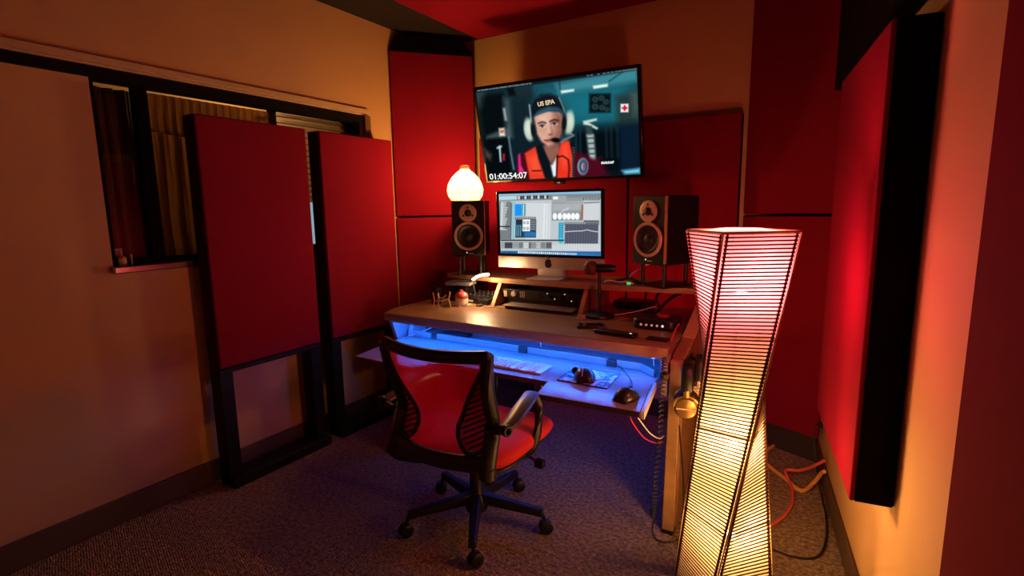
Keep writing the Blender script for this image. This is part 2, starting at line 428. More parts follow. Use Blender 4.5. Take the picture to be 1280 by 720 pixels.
trap((-2.487, 2.575), (-2.127, 2.985), .10, 1.247, 'lower red bass trap in the corner behind the pear lamp', G1)
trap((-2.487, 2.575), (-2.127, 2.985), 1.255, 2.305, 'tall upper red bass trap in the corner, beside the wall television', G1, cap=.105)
trap((-.425, 3.075), (.000, 2.897), .125, 1.240, 'lower red bass trap in the corner behind the twisted floor lamp', G1, back=[(.70, .07), (.1, .07)])
trap((-.425, 3.075), (.000, 2.897), 1.250, 2.415, 'upper red bass trap above the twisted floor lamp', G1, back=[(.70, .07), (.1, .07)])
# dark plinth under each stack
for (p0, p1, z, lab) in (((-2.487, 2.575), (-2.127, 2.985), .10, 'low black plinth under the red traps beside the desk'), ((-.425, 3.075), (.000, 2.897), .125, 'dark plinth under the red traps behind the floor cables')):
    p0, p1 = Vector((*p0, 0)), Vector((*p1, 0)); c = (p0 + p1) / 2; d = p1 - p0
    b = MB(); w = d.length
    b.prism([(-w / 2 + .01, .008), (w / 2 - .01, .008), (w / 2 - .09, .07), (.02, .07)], 0, z - .001)
    tag(b.build('trap_plinth', mat('dark_plinth', (.03, .018, .012), .7), loc=c, rot=(0, 0, math.atan2(d.y, d.x))), lab, 'plinth')

# ------------------------------------------------------------------ wall panels
def wall_panel(x0, x1, z0, z1, label):
    t = thing('wall_panel', label, 'acoustic panel', ((x0 + x1) / 2, YB, z0), 0, 'red panels on the back wall')
    w, h = x1 - x0, z1 - z0
    b = MB(); b.box((0, -.077, h / 2), (w, .012, h)); b.build('fabric_face', M_['red'], t, bevel=.005)
    b = MB(); b.box((0, -.036, h / 2), (w - .004, .07, h - .004)); b.build('panel_frame', M_['blackfab'], t, bevel=.003)
wall_panel(-2.115, -1.055, .45, 1.775, 'wide red fabric panel on the back wall behind television and computer')
wall_panel(-1.045, -.445, .45, 1.775, 'narrow red fabric panel on the back wall behind the small speaker by the floor lamp')
# big panel on the right wall
s0, s1 = -.572, .14
rz = math.atan2(WD.y, WD.x)
c = on_right((s0 + s1) / 2, 0, .5)
t = thing('wall_panel', 'red panel with its wide unlit edge coloured black on the side wall beside the floor lamp', 'acoustic panel', c, rz, 'side wall panels')
L = s1 - s0
b = MB(); b.box((0, .095, .615), (L, .012, 1.23)); b.build('fabric_face', M_['red'], t, bevel=.005)
b = MB(); b.box((0, .046, .615), (L, .088, 1.23)); b.build('panel_frame', M_['blackfab'], t, bevel=.004)  # black colour paints the shade on the panel's unlit end
L2 = 1.9  # added black panel, darkens the wall above the red one
t = thing('wall_panel', 'added black panel darkening the side wall high up, above the black-edged red one', 'acoustic panel', on_right(-.25, 0, 1.80), rz, 'side wall panels')
b = MB(); b.box((0, .052, .30), (L2, .006, .60)); b.build('fabric_face', M_['blackfab'], t, bevel=.003)
b = MB(); b.box((0, .026, .30), (L2, .048, .60)); b.build('panel_frame', M_['blackfab'], t, bevel=.003)
t = thing('wall_panel', 'red side wall panel nearest the camera, past the black-edged one', 'acoustic panel', on_right(-1.93, 0, .5), rz, 'side wall panels')
b = MB(); b.box((0, .095, .615), (1.42, .012, 1.23)); b.build('fabric_face', M_['red'], t, bevel=.005)
b = MB(); b.box((0, .046, .615), (1.42, .088, 1.23)); b.build('panel_frame', M_['blackfab'], t, bevel=.004)
# red ceiling cloud
t = thing('ceiling_panel', 'flat red acoustic panel under the ceiling above the television', 'acoustic panel', (-1.4, 2.2, 2.40))
b = MB(); b.box((0, 0, .006), (1.36, 1.6, .012)); b.build('fabric_face', M_['red'], t, bevel=.004)
b = MB(); b.box((0, 0, .026), (1.38, 1.62, .027)); b.build('panel_frame', M_['blackfab'], t)

# ------------------------------------------------------------------ screens: pictures painted on a fine grid of points
class Canvas:
    def __init__(s, w, h, corners):
        s.w, s.h = w, h
        s.U, s.V = np.meshgrid((np.arange(w) + .0) / (w - 1), (np.arange(h) + .0) / (h - 1))
        # source frame of the artwork: bilinear quad (tl, tr, br, bl)
        tl, tr, br, bl = [np.array(c, float) for c in corners]
        U, V = s.U[..., None], s.V[..., None]
        P = tl * (1 - U) * (1 - V) + tr * U * (1 - V) + br * U * V + bl * (1 - U) * V
        s.X, s.Y = P[..., 0], P[..., 1]
        s.img = np.zeros((h, w, 3))
        s.px = abs(tr[0] - tl[0]) / w
    def blend(s, a, col):
        col = np.array(col, float)
        s.img = s.img * (1 - a[..., None]) + col * a[..., None]
    def poly(s, pts, col, soft=1.0, op=1.0):
        pts = [np.array(p, float) for p in pts]
        ins = np.zeros(s.X.shape, bool); dist = np.full(s.X.shape, 1e9)
        n = len(pts)
        for i in range(n):
            (x1, y1), (x2, y2) = pts[i], pts[(i + 1) % n]
            c = ((y1 > s.Y) != (y2 > s.Y))
            if y1 != y2:
                ins ^= c & (s.X < (x2 - x1) * (s.Y - y1) / (y2 - y1) + x1)
            dx, dy = x2 - x1, y2 - y1; L2 = dx * dx + dy * dy + 1e-9
            tt = np.clip(((s.X - x1) * dx + (s.Y - y1) * dy) / L2, 0, 1)
            dist = np.minimum(dist, np.hypot(s.X - x1 - tt * dx, s.Y - y1 - tt * dy))
        sd = np.where(ins, dist, -dist)
        k = s.px * .5 * soft + .01
        s.blend(np.clip(.5 + sd / (2 * k), 0, 1) * op, col)
    def rect(s, x0, y0, x1, y1, col, soft=1.0, op=1.0): s.poly([(x0, y0), (x1, y0), (x1, y1), (x0, y1)], col, soft, op)
    def ell(s, cx, cy, rx, ry, col, soft=1.0, op=1.0, rot=0.0):
        c, q = math.cos(rot), math.sin(rot); dx, dy = s.X - cx, s.Y - cy
        r = np.hypot((dx * c + dy * q) / rx, (-dx * q + dy * c) / ry)
        k = (s.px * .5 * soft + .01) / min(rx, ry)
        s.blend(np.clip(.5 + (1 - r) / (2 * k), 0, 1) * op, col)
    def line(s, pts, wd, col, soft=1.0, op=1.0):
        d = np.full(s.X.shape, 1e9)
        for (x1, y1), (x2, y2) in zip(pts, pts[1:]):
            dx, dy = x2 - x1, y2 - y1; L2 = dx * dx + dy * dy + 1e-9
            tt = np.clip(((s.X - x1) * dx + (s.Y - y1) * dy) / L2, 0, 1)
            d = np.minimum(d, np.hypot(s.X - x1 - tt * dx, s.Y - y1 - tt * dy))
        k = s.px * .5 * soft + .01
        s.blend(np.clip(.5 + (wd / 2 - d) / (2 * k), 0, 1) * op, col)
    def mesh(s, name, W_, H_, m, parent, loc):
        n = s.w * s.h
        co = np.stack([(s.U - .5) * W_, np.zeros_like(s.U), (.5 - s.V) * H_], -1).reshape(-1, 3)
        i = np.arange((s.h - 1) * (s.w - 1)); r, c = i // (s.w - 1), i % (s.w - 1); a = r * s.w + c
        F = np.stack([a, a + s.w, a + s.w + 1, a + 1], -1)
        me = D.meshes.new(name); me.from_pydata(co.tolist(), [], F.tolist())
        lin = np.where(s.img <= .04045, s.img / 12.92, ((np.clip(s.img, 0, 1) + .055) / 1.055) ** 2.4)
        at = me.color_attributes.new('picture', 'FLOAT_COLOR', 'POINT')
        at.data.foreach_set('color', np.concatenate([lin.reshape(-1, 3), np.ones((n, 1))], 1).ravel().astype('f'))
        me.materials.append(m)
        o = D.objects.new(name, me); COL.objects.link(o); o.parent = parent; o.location = loc
        return o

def sc(r, g, b_): return (r / 255, g / 255, b_ / 255)

# ---- television
TW, TH = 1.0, .575
tv = thing('television', 'wall-mounted flat television tilted down, showing a person in cap and headset', 'television', (-1.397, 2.746, 1.734 ), 0)
tv.rotation_euler = (Matrix.Rotation(.067, 3, 'Z') @ Matrix.Rotation(.225, 3, 'X')).to_euler()
b = MB(); b.box((0, .022, 0), (TW, .040, TH)); b.build('casing', M_['blackgloss'], tv, bevel=.006)
b = MB(); b.box((0, .055, -.03), (.62, .035, .36)); b.build('rear_housing', M_['black'], tv, bevel=.012)
Rt = tv.rotation_euler.to_matrix()
b = MB()
wallp = Rt.inverted() @ (Vector((-1.42, 3.018, 1.66)) - Vector(tv.location))
b.tube([Vector((0, .07, -.02)), wallp], .025, 12); b.box((0, .08, -.02), (.3, .03, .25))
b.box(wallp, (.2, .02, .25), rot=Rt.inverted())
b.build('mount_arm', M_['charcoal'], tv)
b = MB(); b.box((0, .004, -TH / 2 - .009), (.075, .02, .016)); b.build('sensor_bar', M_['black'], tv, bevel=.003)
b = MB(); b.box((-.004, -.0065, -TH / 2 - .009), (.004, .001, .005)); b.box((.006, -.0065, -TH / 2 - .009), (.004, .001, .005)); b.build('indicator_light', M_['led_white'], tv)
k = Canvas(336, 188, [(8, 184), (893, 71), (915, 667), (80, 688)])
# cabin background (teal), darker to one side
k.img[:] = sc(18, 40, 48)
k.poly([(0, 150), (960, 40), (960, 260), (0, 260)], sc(28, 58, 68), 60)
k.poly([(330, 140), (910, 60), (920, 420), (560, 420)], sc(34, 110, 124), 90)
k.poly([(480, 150), (900, 70), (900, 140), (500, 205)], sc(70, 140, 152), 14)
k.poly([(560, 220), (800, 215), (800, 330), (580, 330)], sc(30, 118, 132), 40)
k.poly([(20, 210), (180, 195), (190, 400), (60, 430)], sc(9, 17, 21), 14)
k.poly([(0, 190), (60, 190), (40, 270), (10, 250)], sc(90, 110, 112), 20, .6)
k.poly([(225, 170), (345, 150), (360, 230), (240, 235)], sc(34, 52, 58), 12)
k.poly([(200, 175), (240, 165), (255, 210), (215, 215)], sc(10, 18, 22), 8)
k.poly([(180, 225), (222, 230), (235, 440), (205, 440), (190, 350)], sc(70, 88, 92), 14)
k.poly([(176, 280), (190, 278), (200, 345), (188, 345)], sc(170, 185, 185), 6)
k.poly([(230, 230), (330, 220), (320, 360), (250, 360)], sc(24, 44, 52), 20)
k.poly([(50, 440), (205, 432), (225, 640), (90, 660)], sc(8, 15, 20), 8)
k.poly([(80, 430), (215, 378), (225, 436), (70, 446)], sc(88, 104, 108), 8, .8)
k.poly([(150, 388), (184, 386), (188, 430), (155, 432)], sc(226, 222, 208), 5)
k.poly([(158, 400), (180, 398), (182, 412), (160, 414)], sc(190, 96, 50), 5)
k.line([(210, 436), (222, 520), (240, 620)], 8, sc(120, 150, 160), 5)
k.poly([(148, 486), (160, 484), (166, 578), (156, 578)], sc(198, 216, 220), 4); k.poly([(136, 494), (168, 484), (168, 494), (138, 504)], sc(198, 216, 220), 4)
k.rect(174, 530, 186, 570, sc(190, 40, 70), 4)
k.poly([(60, 500), (105, 535), (98, 570), (66, 545)], sc(120, 96, 92), 10, .7)
# ceiling lights and gear
k.poly([(510, 186), (580, 177), (580, 190), (514, 200)], sc(226, 236, 226), 4)
k.poly([(678, 162), (753, 152), (753, 168), (682, 178)], sc(226, 236, 226), 4)
k.line([(500, 120), (506, 178)], 4, sc(16, 60, 70), 5); k.line([(760, 140), (830, 88)], 4, sc(20, 74, 84), 5)
k.rect(660, 204, 768, 308, sc(12, 26, 32), 6)
for (x, y, r) in ((690, 235, 13), (722, 228, 12), (745, 250, 12), (690, 275, 14), (725, 280, 12), (750, 290, 9)):
    k.ell(x, y, r, r, sc(96, 128, 130), 6, .75); k.ell(x, y, r * .5, r * .5, sc(20, 34, 38), 4)
k.poly([(790, 220), (890, 195), (905, 385), (805, 400)], sc(46, 66, 68), 16)
k.poly([(865, 205), (900, 200), (905, 300), (880, 330)], sc(96, 104, 100), 14, .7)
k.rect(817, 262, 855, 308, sc(238, 236, 232), 3); k.rect(832, 270, 842, 300, sc(206, 22, 40), 2); k.rect(823, 280, 850, 290, sc(206, 22, 40), 2)
k.poly([(560, 400), (915, 380), (920, 660), (600, 670)], sc(6, 18, 26), 30)
k.poly([(810, 390), (912, 380), (915, 650), (820, 655)], sc(14, 36, 56), 12)
k.poly([(826, 640), (915, 628), (915, 660), (840, 664)], sc(120, 200, 222), 8)
for x in (745, 770, 800): k.line([(x, 390), (x + 6, 560)], 6, sc(40, 62, 70), 6, .8)
for x in (590, 612): k.line([(x, 400), (x + 4, 560)], 5, sc(44, 78, 88), 6, .8)
# extinguisher
k.poly([(628, 352), (698, 338), (700, 350), (660, 362), (706, 392), (700, 402), (650, 376), (630, 372)], sc(196, 214, 206), 4)
k.poly([(640, 380), (672, 380), (684, 440), (646, 440)], sc(60, 76, 80), 5)
k.poly([(646, 430), (684, 428), (696, 580), (664, 590)], sc(168, 184, 180), 6)
for y in (450, 480, 510, 540): k.line([(648, y), (690, y - 2)], 6, sc(50, 66, 70), 4)
k.poly([(640, 590), (720, 560), (760, 668), (660, 672)], sc(90, 14, 36), 14)
k.rect(715, 572, 782, 586, sc(12, 20, 24), 3)
# person: jacket, life vest
k.poly([(262, 560), (330, 500), (360, 690), (250, 690)], sc(80, 16, 34), 8)
k.poly([(560, 520), (640, 540), (700, 590), (730, 675), (540, 680)], sc(86, 14, 34), 8)
k.ell(628, 612, 28, 48, sc(150, 206, 220), 4); k.ell(630, 612, 22, 40, sc(36, 46, 80), 4); k.ell(630, 612, 12, 24, sc(170, 190, 196), 5); k.ell(634, 612, 5, 14, sc(160, 40, 60), 4)
k.poly([(266, 540), (278, 530), (284, 600), (306, 640), (268, 640)], sc(226, 52, 140), 5)
k.poly([(305, 530), (370, 490), (420, 560), (430, 680), (335, 684)], sc(226, 70, 46), 5)
k.poly([(330, 560), (380, 530), (400, 640), (350, 640)], sc(246, 104, 74), 16, .7)
k.line([(350, 632), (400, 632)], 7, sc(90, 20, 18), 4)
# neck and shirt
k.poly([(410, 490), (500, 470), (510, 560), (470, 640), (430, 580)], sc(150, 104, 92), 8)
k.poly([(430, 580), (460, 590), (500, 540), (490, 590), (470, 620)], sc(84, 52, 50), 12, .8)
k.poly([(440, 590), (462, 600), (484, 560), (488, 665), (464, 672)], sc(226, 234, 238), 5)
k.poly([(368, 490), (402, 480), (452, 590), (468, 676), (424, 680), (384, 560)], sc(14, 26, 34), 5)
k.poly([(510, 470), (550, 458), (580, 520), (576, 676), (486, 680), (490, 560)], sc(228, 62, 40), 5)
k.poly([(520, 490), (545, 480), (556, 560), (530, 620), (510, 560)], sc(250, 104, 76), 16, .7)
k.line([(492, 555), (520, 548), (550, 570), (556, 620), (552, 676)], 6, sc(26, 14, 18), 4)
k.line([(492, 545), (486, 676)], 6, sc(40, 14, 16), 4)
k.line([(566, 480), (580, 560), (580, 676)], 12, sc(12, 16, 22), 4)
for y in range(500, 670, 14): k.line([(570, y), (584, y + 4)], 4, sc(110, 126, 132), 3, .8)
# head
k.poly([(360, 330), (378, 300), (500, 290), (520, 330), (516, 400), (500, 450), (470, 486), (436, 492), (404, 466), (376, 420)], sc(206, 160, 140), 6)
k.poly([(478, 300), (520, 320), (518, 400), (500, 452), (472, 486), (470, 440), (490, 400)], sc(122, 74, 66), 22, .85)
k.poly([(380, 320), (440, 310), (440, 360), (390, 360)], sc(236, 204, 190), 22, .7)
k.poly([(394, 420), (430, 430), (430, 450), (402, 450)], sc(228, 186, 168), 16, .6)
k.poly([(436, 360), (450, 358), (466, 412), (452, 424), (434, 418)], sc(228, 184, 166), 9, .8)
k.poly([(452, 366), (468, 410), (456, 424)], sc(140, 92, 80), 8, .7)
k.line([(386, 362), (404, 355), (424, 360)], 7, sc(60, 38, 36), 5); k.line([(452, 352), (474, 343), (494, 348)], 8, sc(48, 30, 30), 5)
for (x, y) in ((406, 378), (474, 366)):
    k.ell(x, y, 15, 6.5, sc(222, 212, 208), 4); k.ell(x, y, 6.5, 6.5, sc(30, 24, 26), 3); k.line([(x - 16, y - 1), (x - 4, y - 8), (x + 12, y - 5)], 4, sc(44, 28, 28), 3)
k.line([(444, 424), (452, 428), (462, 422)], 5, sc(120, 74, 66), 5)
k.poly([(418, 456), (442, 450), (466, 452), (456, 466), (430, 468)], sc(170, 96, 92), 5); k.line([(418, 458), (460, 456)], 3, sc(100, 52, 52), 3)
# cap
k.poly([(350, 330), (344, 280), (364, 230), (400, 204), (450, 200), (492, 216), (520, 262), (528, 310), (500, 280), (440, 272), (390, 292)], sc(20, 30, 40), 5)
k.poly([(352, 330), (388, 288), (440, 268), (500, 276), (524, 312), (500, 302), (440, 296), (392, 312)], sc(44, 76, 92), 5)
k.poly([(364, 322), (396, 296), (440, 280), (490, 284), (440, 288), (398, 306)], sc(70, 112, 130), 5, .8)
k.line([(364, 232), (420, 205), (470, 210), (500, 236)], 4, sc(54, 70, 80), 5, .8)
# headset
k.line([(334, 262), (338, 300), (344, 350)], 7, sc(180, 196, 190), 4); k.line([(500, 222), (520, 270), (532, 310)], 6, sc(130, 150, 150), 4)
k.ell(334, 398, 33, 62, sc(176, 192, 178), 5, 1, -.12); k.ell(326, 390, 18, 46, sc(214, 224, 208), 9, .9, -.12); k.ell(356, 402, 15, 50, sc(22, 30, 34), 4, 1, -.12)
k.ell(552, 362, 30, 64, sc(170, 188, 176), 5, 1, .06); k.ell(562, 354, 14, 44, sc(212, 222, 206), 8, .9, .06); k.ell(528, 364, 13, 52, sc(18, 26, 30), 4, 1, .06)
k.line([(562, 420), (578, 432), (510, 470)], 6, sc(150, 164, 166), 3); k.line([(578, 430), (500, 466)], 10, sc(110, 122, 126), 5)
k.ell(482, 457, 26, 13, sc(10, 10, 12), 4, 1, .1)
# menu bar
k.poly([(0, 170), (893, 60), (893, 84), (8, 198)], sc(14, 18, 24), 3, .75)
xs = 22
rr = random.Random(3)
while xs < 350:
    w_ = rr.choice((8, 12, 18, 24)); y = 184 - (xs - 8) * .128 + 5
    k.line([(xs, y), (xs + w_, y - w_ * .128)], 5, sc(196, 206, 206), 3, .85); xs += w_ + rr.choice((6, 8, 10))
for (x, w_) in ((650, 6), (668, 8), (704, 5), (730, 10), (752, 8), (772, 7), (792, 5), (806, 10), (824, 66)):
    y = 184 - (x - 8) * .128 + 6; k.line([(x, y), (x + w_, y - w_ * .128)], 4, sc(186, 196, 200), 3, .8)
k.img = np.clip(k.img, 0, 1) ** 1.18
screen = k.mesh('screen', TW - .036, TH - .034, screen_mat('tv_picture', 1.15), tv, (0, -.0012, 0))
Rtxt = (PI / 2, 0, 0)
def tvpos(u, v): return ((u - .5) * (TW - .036), -.0022, (.5 - v) * (TH - .034))
M_['subtitle'] = emitter('timecode_white', (1, 1, 1), 1.0)
M_['caplet'] = emitter('cap_lettering', (.95, .72, .42), .85)
text_mesh('timecode', '01:00:54:07', .050, M_['subtitle'], tv, tvpos(.017, .982), Rtxt, 'LEFT', .0007, 1.13)
text_mesh('small_timecode', '00:00:54:07', .018, M_['subtitle'], tv, tvpos(.775, .875), Rtxt, 'LEFT', .0006, .88)
o = text_mesh('cap_lettering', 'US EPA', .032, M_['caplet'], tv, tvpos(.4085, .243), (PI / 2, -.06, 0), 'LEFT', .0012, 1.05)

# ------------------------------------------------------------------ desk
DX0, DX1, DY0, DYB, DZ = -2.04, -.52, 1.985, 2.84, .75
desk = thing('studio_desk', 'wide brown studio desk with a raised back shelf and slide-out keyboard tray', 'desk', (-1.28, 2.3, 0))
dv = Vector(desk.location)
def Dk(*p): return Vector(p) - dv
def dprism(poly, z0, z1): return MB().prism([(x - dv.x, y - dv.y) for x, y in poly], z0, z1)
dprism([(DX0 - .004, DY0), (DX1, DY0 + .005), (DX1, DYB), (DX0 - .06, DYB), (DX0 - .06, 2.12)], .712, DZ).build('desktop', M_['wood'], desk, bevel=.003)
b = MB(); b.box(Dk(-1.282, DY0 - .002, .7305), (1.522, .006, .037)); b.build('front_edge_band', M_['woodedge'], desk, bevel=.002)
# raised shelf with angled wings
SZ = .902
sh = [(-2.05, 2.54), (-1.68, 2.49), (-1.00, 2.49), (-.515, 2.575), (-.49, 2.60), (-.49, DYB), (-2.05, DYB)]
dprism(sh, SZ - .027, SZ).build('raised_shelf', M_['wood'], desk, bevel=.003)
b = MB()
for (a, c2) in ((sh[1], sh[2]), (sh[2], sh[3])):
    A, B = Vector((*a, 0)), Vector((*c2, 0)); d = (B - A); n = Vector((d.y, -d.x, 0)).normalized(); mid = (A + B) / 2 + n * .001
    b.box(Dk(mid.x, mid.y, SZ - .0135), (d.length, .005, .0265), rot=(0, 0, math.atan2(d.y, d.x)))
b.build('shelf_edge_band', M_['woodedge'], desk)
# leaning uprights either side of the rack
for x in (-1.625, -1.085):
    b = MB(); b.prism([(2.50 - dv.y, SZ - .027), (2.412 - dv.y, DZ), (2.80 - dv.y, DZ), (2.80 - dv.y, SZ - .027)], x - dv.x - .011, x - dv.x + .011, 'x'); b.build('upright', M_['wood'], desk, bevel=.002)
    b = MB(); b.prism([(2.497 - dv.y, SZ - .027), (2.409 - dv.y, DZ), (2.416 - dv.y, DZ), (2.504 - dv.y, SZ - .027)], x - dv.x - .0115, x - dv.x + .0115, 'x'); b.build('upright_edge', M_['woodedge'], desk)
b = MB(); b.box(Dk(-1.34, 2.375, .7505), (.62, .003, .002)); b.build('desktop_seam', M_['black'], desk)
b = MB(); b.box(Dk(-1.985, 2.69, (DZ + SZ - .027) / 2), (.11, .26, SZ - .028 - DZ)); b.build('end_box', M_['black'], desk, bevel=.004)
# side panels: leaning front edge
b = MB(); b.prism([(1.90 - dv.y, .012), (2.02 - dv.y, .012), (2.25 - dv.y, .712), (2.13 - dv.y, .712)], -1.985 - dv.x, -1.957 - dv.x, 'x'); b.build('front_leg', M_['greypanel'], desk, bevel=.003)
b = MB(); b.prism([(2.015 - dv.y, .012), (2.62 - dv.y, .012), (2.70 - dv.y, .712), (2.245 - dv.y, .712)], -1.981 - dv.x, -1.961 - dv.x, 'x'); b.build('side_panel', M_['darkpanel'], desk, bevel=.003)
side = [(1.985, .012), (2.035, .712), (2.19, .752), (2.565, SZ), (2.64, SZ), (2.70, .712), (2.62, .012)]
b = MB(); b.prism([(y - dv.y, z) for y, z in side], -.514 - dv.x, -.464 - dv.x, 'x'); b.build('side_panel', M_['wood'], desk, bevel=.004)
b = MB(); b.prism([(y - dv.y, z) for y, z in ((1.945, .012), (1.985, .012), (2.032, .70), (2.0, .70))], -.512 - dv.x, -.466 - dv.x, 'x'); b.build('front_leg', M_['woodedge'], desk, bevel=.003)
b = MB(); b.prism([(y - dv.y, z) for y, z in ((2.56, SZ + .001), (2.185, .753), (2.195, .746), (2.57, SZ - .008))], -.5145 - dv.x, -.4635 - dv.x, 'x'); b.build('end_post', M_['woodedge'], desk, bevel=.002)
for (x, y) in ((-1.971, 1.93), (-1.971, 2.58), (-.489, 1.975), (-.489, 2.58)):
    b = MB(); b.box(Dk(x, y, .006), (.045, .07, .012)); b.build('glide_foot', M_['black'], desk)
# tray bracket boards hanging below the top
b = MB(); b.prism([(1.99 - dv.y, .712), (2.06 - dv.y, .712), (2.05 - dv.y, .55), (2.0 - dv.y, .55)], -.548 - dv.x, -.522 - dv.x, 'x'); b.build('tray_bracket', M_['greypanel'], desk, bevel=.002)
b = MB(); b.prism([(2.05 - dv.y, .712), (2.4 - dv.y, .712), (2.4 - dv.y, .57), (2.05 - dv.y, .55)], -.541 - dv.x, -.526 - dv.x, 'x'); b.build('bracket_side', M_['woodedge'], desk, bevel=.002)
b = MB(); b.prism([(2.0 - dv.y, .712), (2.4 - dv.y, .712), (2.4 - dv.y, .57), (2.05 - dv.y, .57)], -2.03 - dv.x, -2.005 - dv.x, 'x'); b.build('bracket_side', M_['greypanel'], desk, bevel=.002)
b = MB(); b.box(Dk(-1.27, 2.36, .63), (1.46, .015, .164)); b.build('rear_apron', mat('dark_apron_board', (.11, .085, .11), .6), desk)
# keyboard tray with a cut-out for the sitter
TZ = .603
tr = [(-1.935, 1.675), (-1.55, 1.664), (-1.50, 1.796), (-.945, 1.796), (-.916, 1.652), (-.524, 1.668), (-.572, 1.96), (-.572, 2.30), (-1.99, 2.30), (-1.99, 2.02)]
dprism(tr, TZ - .020, TZ).build('keyboard_tray', M_['tray'], desk, bevel=.0015)
b = MB()
for (a, c2) in ((tr[0], tr[1]), (tr[2], tr[3]), (tr[4], tr[5]), (tr[1], tr[2]), (tr[3], tr[4])):
    A, B = Vector((*a, 0)), Vector((*c2, 0)); d = B - A; n = Vector((d.y, -d.x, 0)).normalized(); mid = (A + B) / 2 + n * .001
    b.box(Dk(mid.x, mid.y, TZ - .0102), (d.length, .004, .0205), rot=(0, 0, math.atan2(d.y, d.x)))
b.build('tray_edge_band', mat('tray_edge_dark_brown', (.12, .07, .045), .5), desk)
for (x0, x1) in ((-2.0, -1.835), (-1.79, -1.275), (-1.225, -.815), (-.775, -.665)):
    b = MB(); b.box(Dk((x0 + x1) / 2, 2.12, TZ + .016), (x1 - x0, .014, .032)); b.build('back_rail', M_['tray'], desk, bevel=.002)
b = MB(); b.prism([(-.665 - dv.x, 2.113 - dv.y), (-.59 - dv.x, 2.05 - dv.y), (-.59 - dv.x, 2.066 - dv.y), (-.665 - dv.x, 2.127 - dv.y)], TZ, TZ + .032); b.build('back_rail', M_['tray'], desk, bevel=.002)
for x in (-1.25, -.795):
    b = MB(); b.box(Dk(x, 2.118, TZ + .014), (.046, .03, .03)); b.build('cable_clip', M_['darkpanel'], desk, bevel=.003)
b = MB(); b.box(Dk(-.541, 1.83, TZ - .012), (.014, .32, .03), rot=(0, 0, .16)); b.build('slide_rail', M_['alu'], desk, bevel=.002)
for i in range(5):
    b = MB(); b.box(Dk(-.530 - i * .0098, 1.72 + i * .06, TZ - .012), (.006, .012, .016), rot=(0, 0, .16)); b.build('rail_fitting', M_['black'], desk)
# blue led strip under the top, tucked behind a lip
b = MB(); b.box(Dk(-1.27, DY0 + .002, .709), (1.44, .010, .008)); b.build('front_lip', M_['woodedge'], desk)
b = MB(); b.box(Dk(-1.27, DY0 + .016, .7088), (1.40, .006, .006), rot=(.785, 0, 0)); b.build('blue_led_strip', M_['blueled'], desk)
b = MB(); b.box(Dk(-1.27, 2.345, .5485), (1.36, .006, .003)); b.build('lower_led_strip', M_['under_led'], desk)
# little white clips hanging from the top
for x, y in ((-1.12, 2.05), (-2.0, 2.04), (-.585, 2.02)):
    b = MB(); b.box(Dk(x, y, .700), (.012, .008, .016)); b.cyl(Dk(x, y, .70), Dk(x, y + .01, .66), .002, seg=6); b.build('cable_plug', M_['white'], desk)
# red strip at the back of the shelf
b = MB(); b.box(Dk(-1.27, DYB + .004, .888), (1.44, .006, .008)); b.box(Dk(-1.27, DYB + .004, .74), (1.44, .006, .008)); b.build('red_leds', M_['redled'], desk)

# ------------------------------------------------------------------ things on the keyboard tray
def local(o): return lambda *p: Vector(p)
t = thing('keyboard', 'slim white full-size keyboard on the blue-lit tray', 'keyboard', (-1.225, 1.905, TZ), .0)
b = MB(); b.box((0, 0, .006), (.43, .115, .010), rot=(.035, 0, 0)); b.build('keyboard_body', M_['alu'], t, bevel=.003)
for nm, xa, xb in (('letter_keys', -.208, .066), ('arrow_keys', .079, .130), ('number_keys', .137, .206)):
    b = MB()
    for r in range(6):
        x = xa
        while x + .0155 <= xb:
            w = .0165
            if nm == 'letter_keys' and r == 0 and -.12 < x < -.09: w = .092
            yy = -.045 + r * .0178; b.box((x + w / 2, yy, .0125 + yy * .035), (w - .003, .0145, .003))
            x += w + .0014
    b.build(nm, M_['keywhite'], t, bevel=.0008)
t = thing('mouse_mat', 'blue and white printed mouse mat on the keyboard tray', 'mouse mat', (-.818, 1.922, TZ), 0)
b = MB(); b.prism([(-.10, -.097), (.112, -.097), (.098, .097), (-.108, .092)], .0001, .003); b.build('mat_top', M_['pad'], t)
b = MB(); b.tube([(-.10, -.097, .002), (.112, -.097, .002), (.098, .097, .002), (-.108, .092, .002)], .003, 6, closed=True); b.build('stitched_edge', mat('navy_stitching', (.03, .10, .16), .7), t)
b = MB()
for i in range(5): b.box((.0 + i * .009, .075, .0032), (.006, .008, .0006))
for i in range(4): b.box((.01 + i * .012, .045 - .006 * (i % 2), .0032), (.007, .014, .0006))
b.build('printed_marks', M_['white'], t)

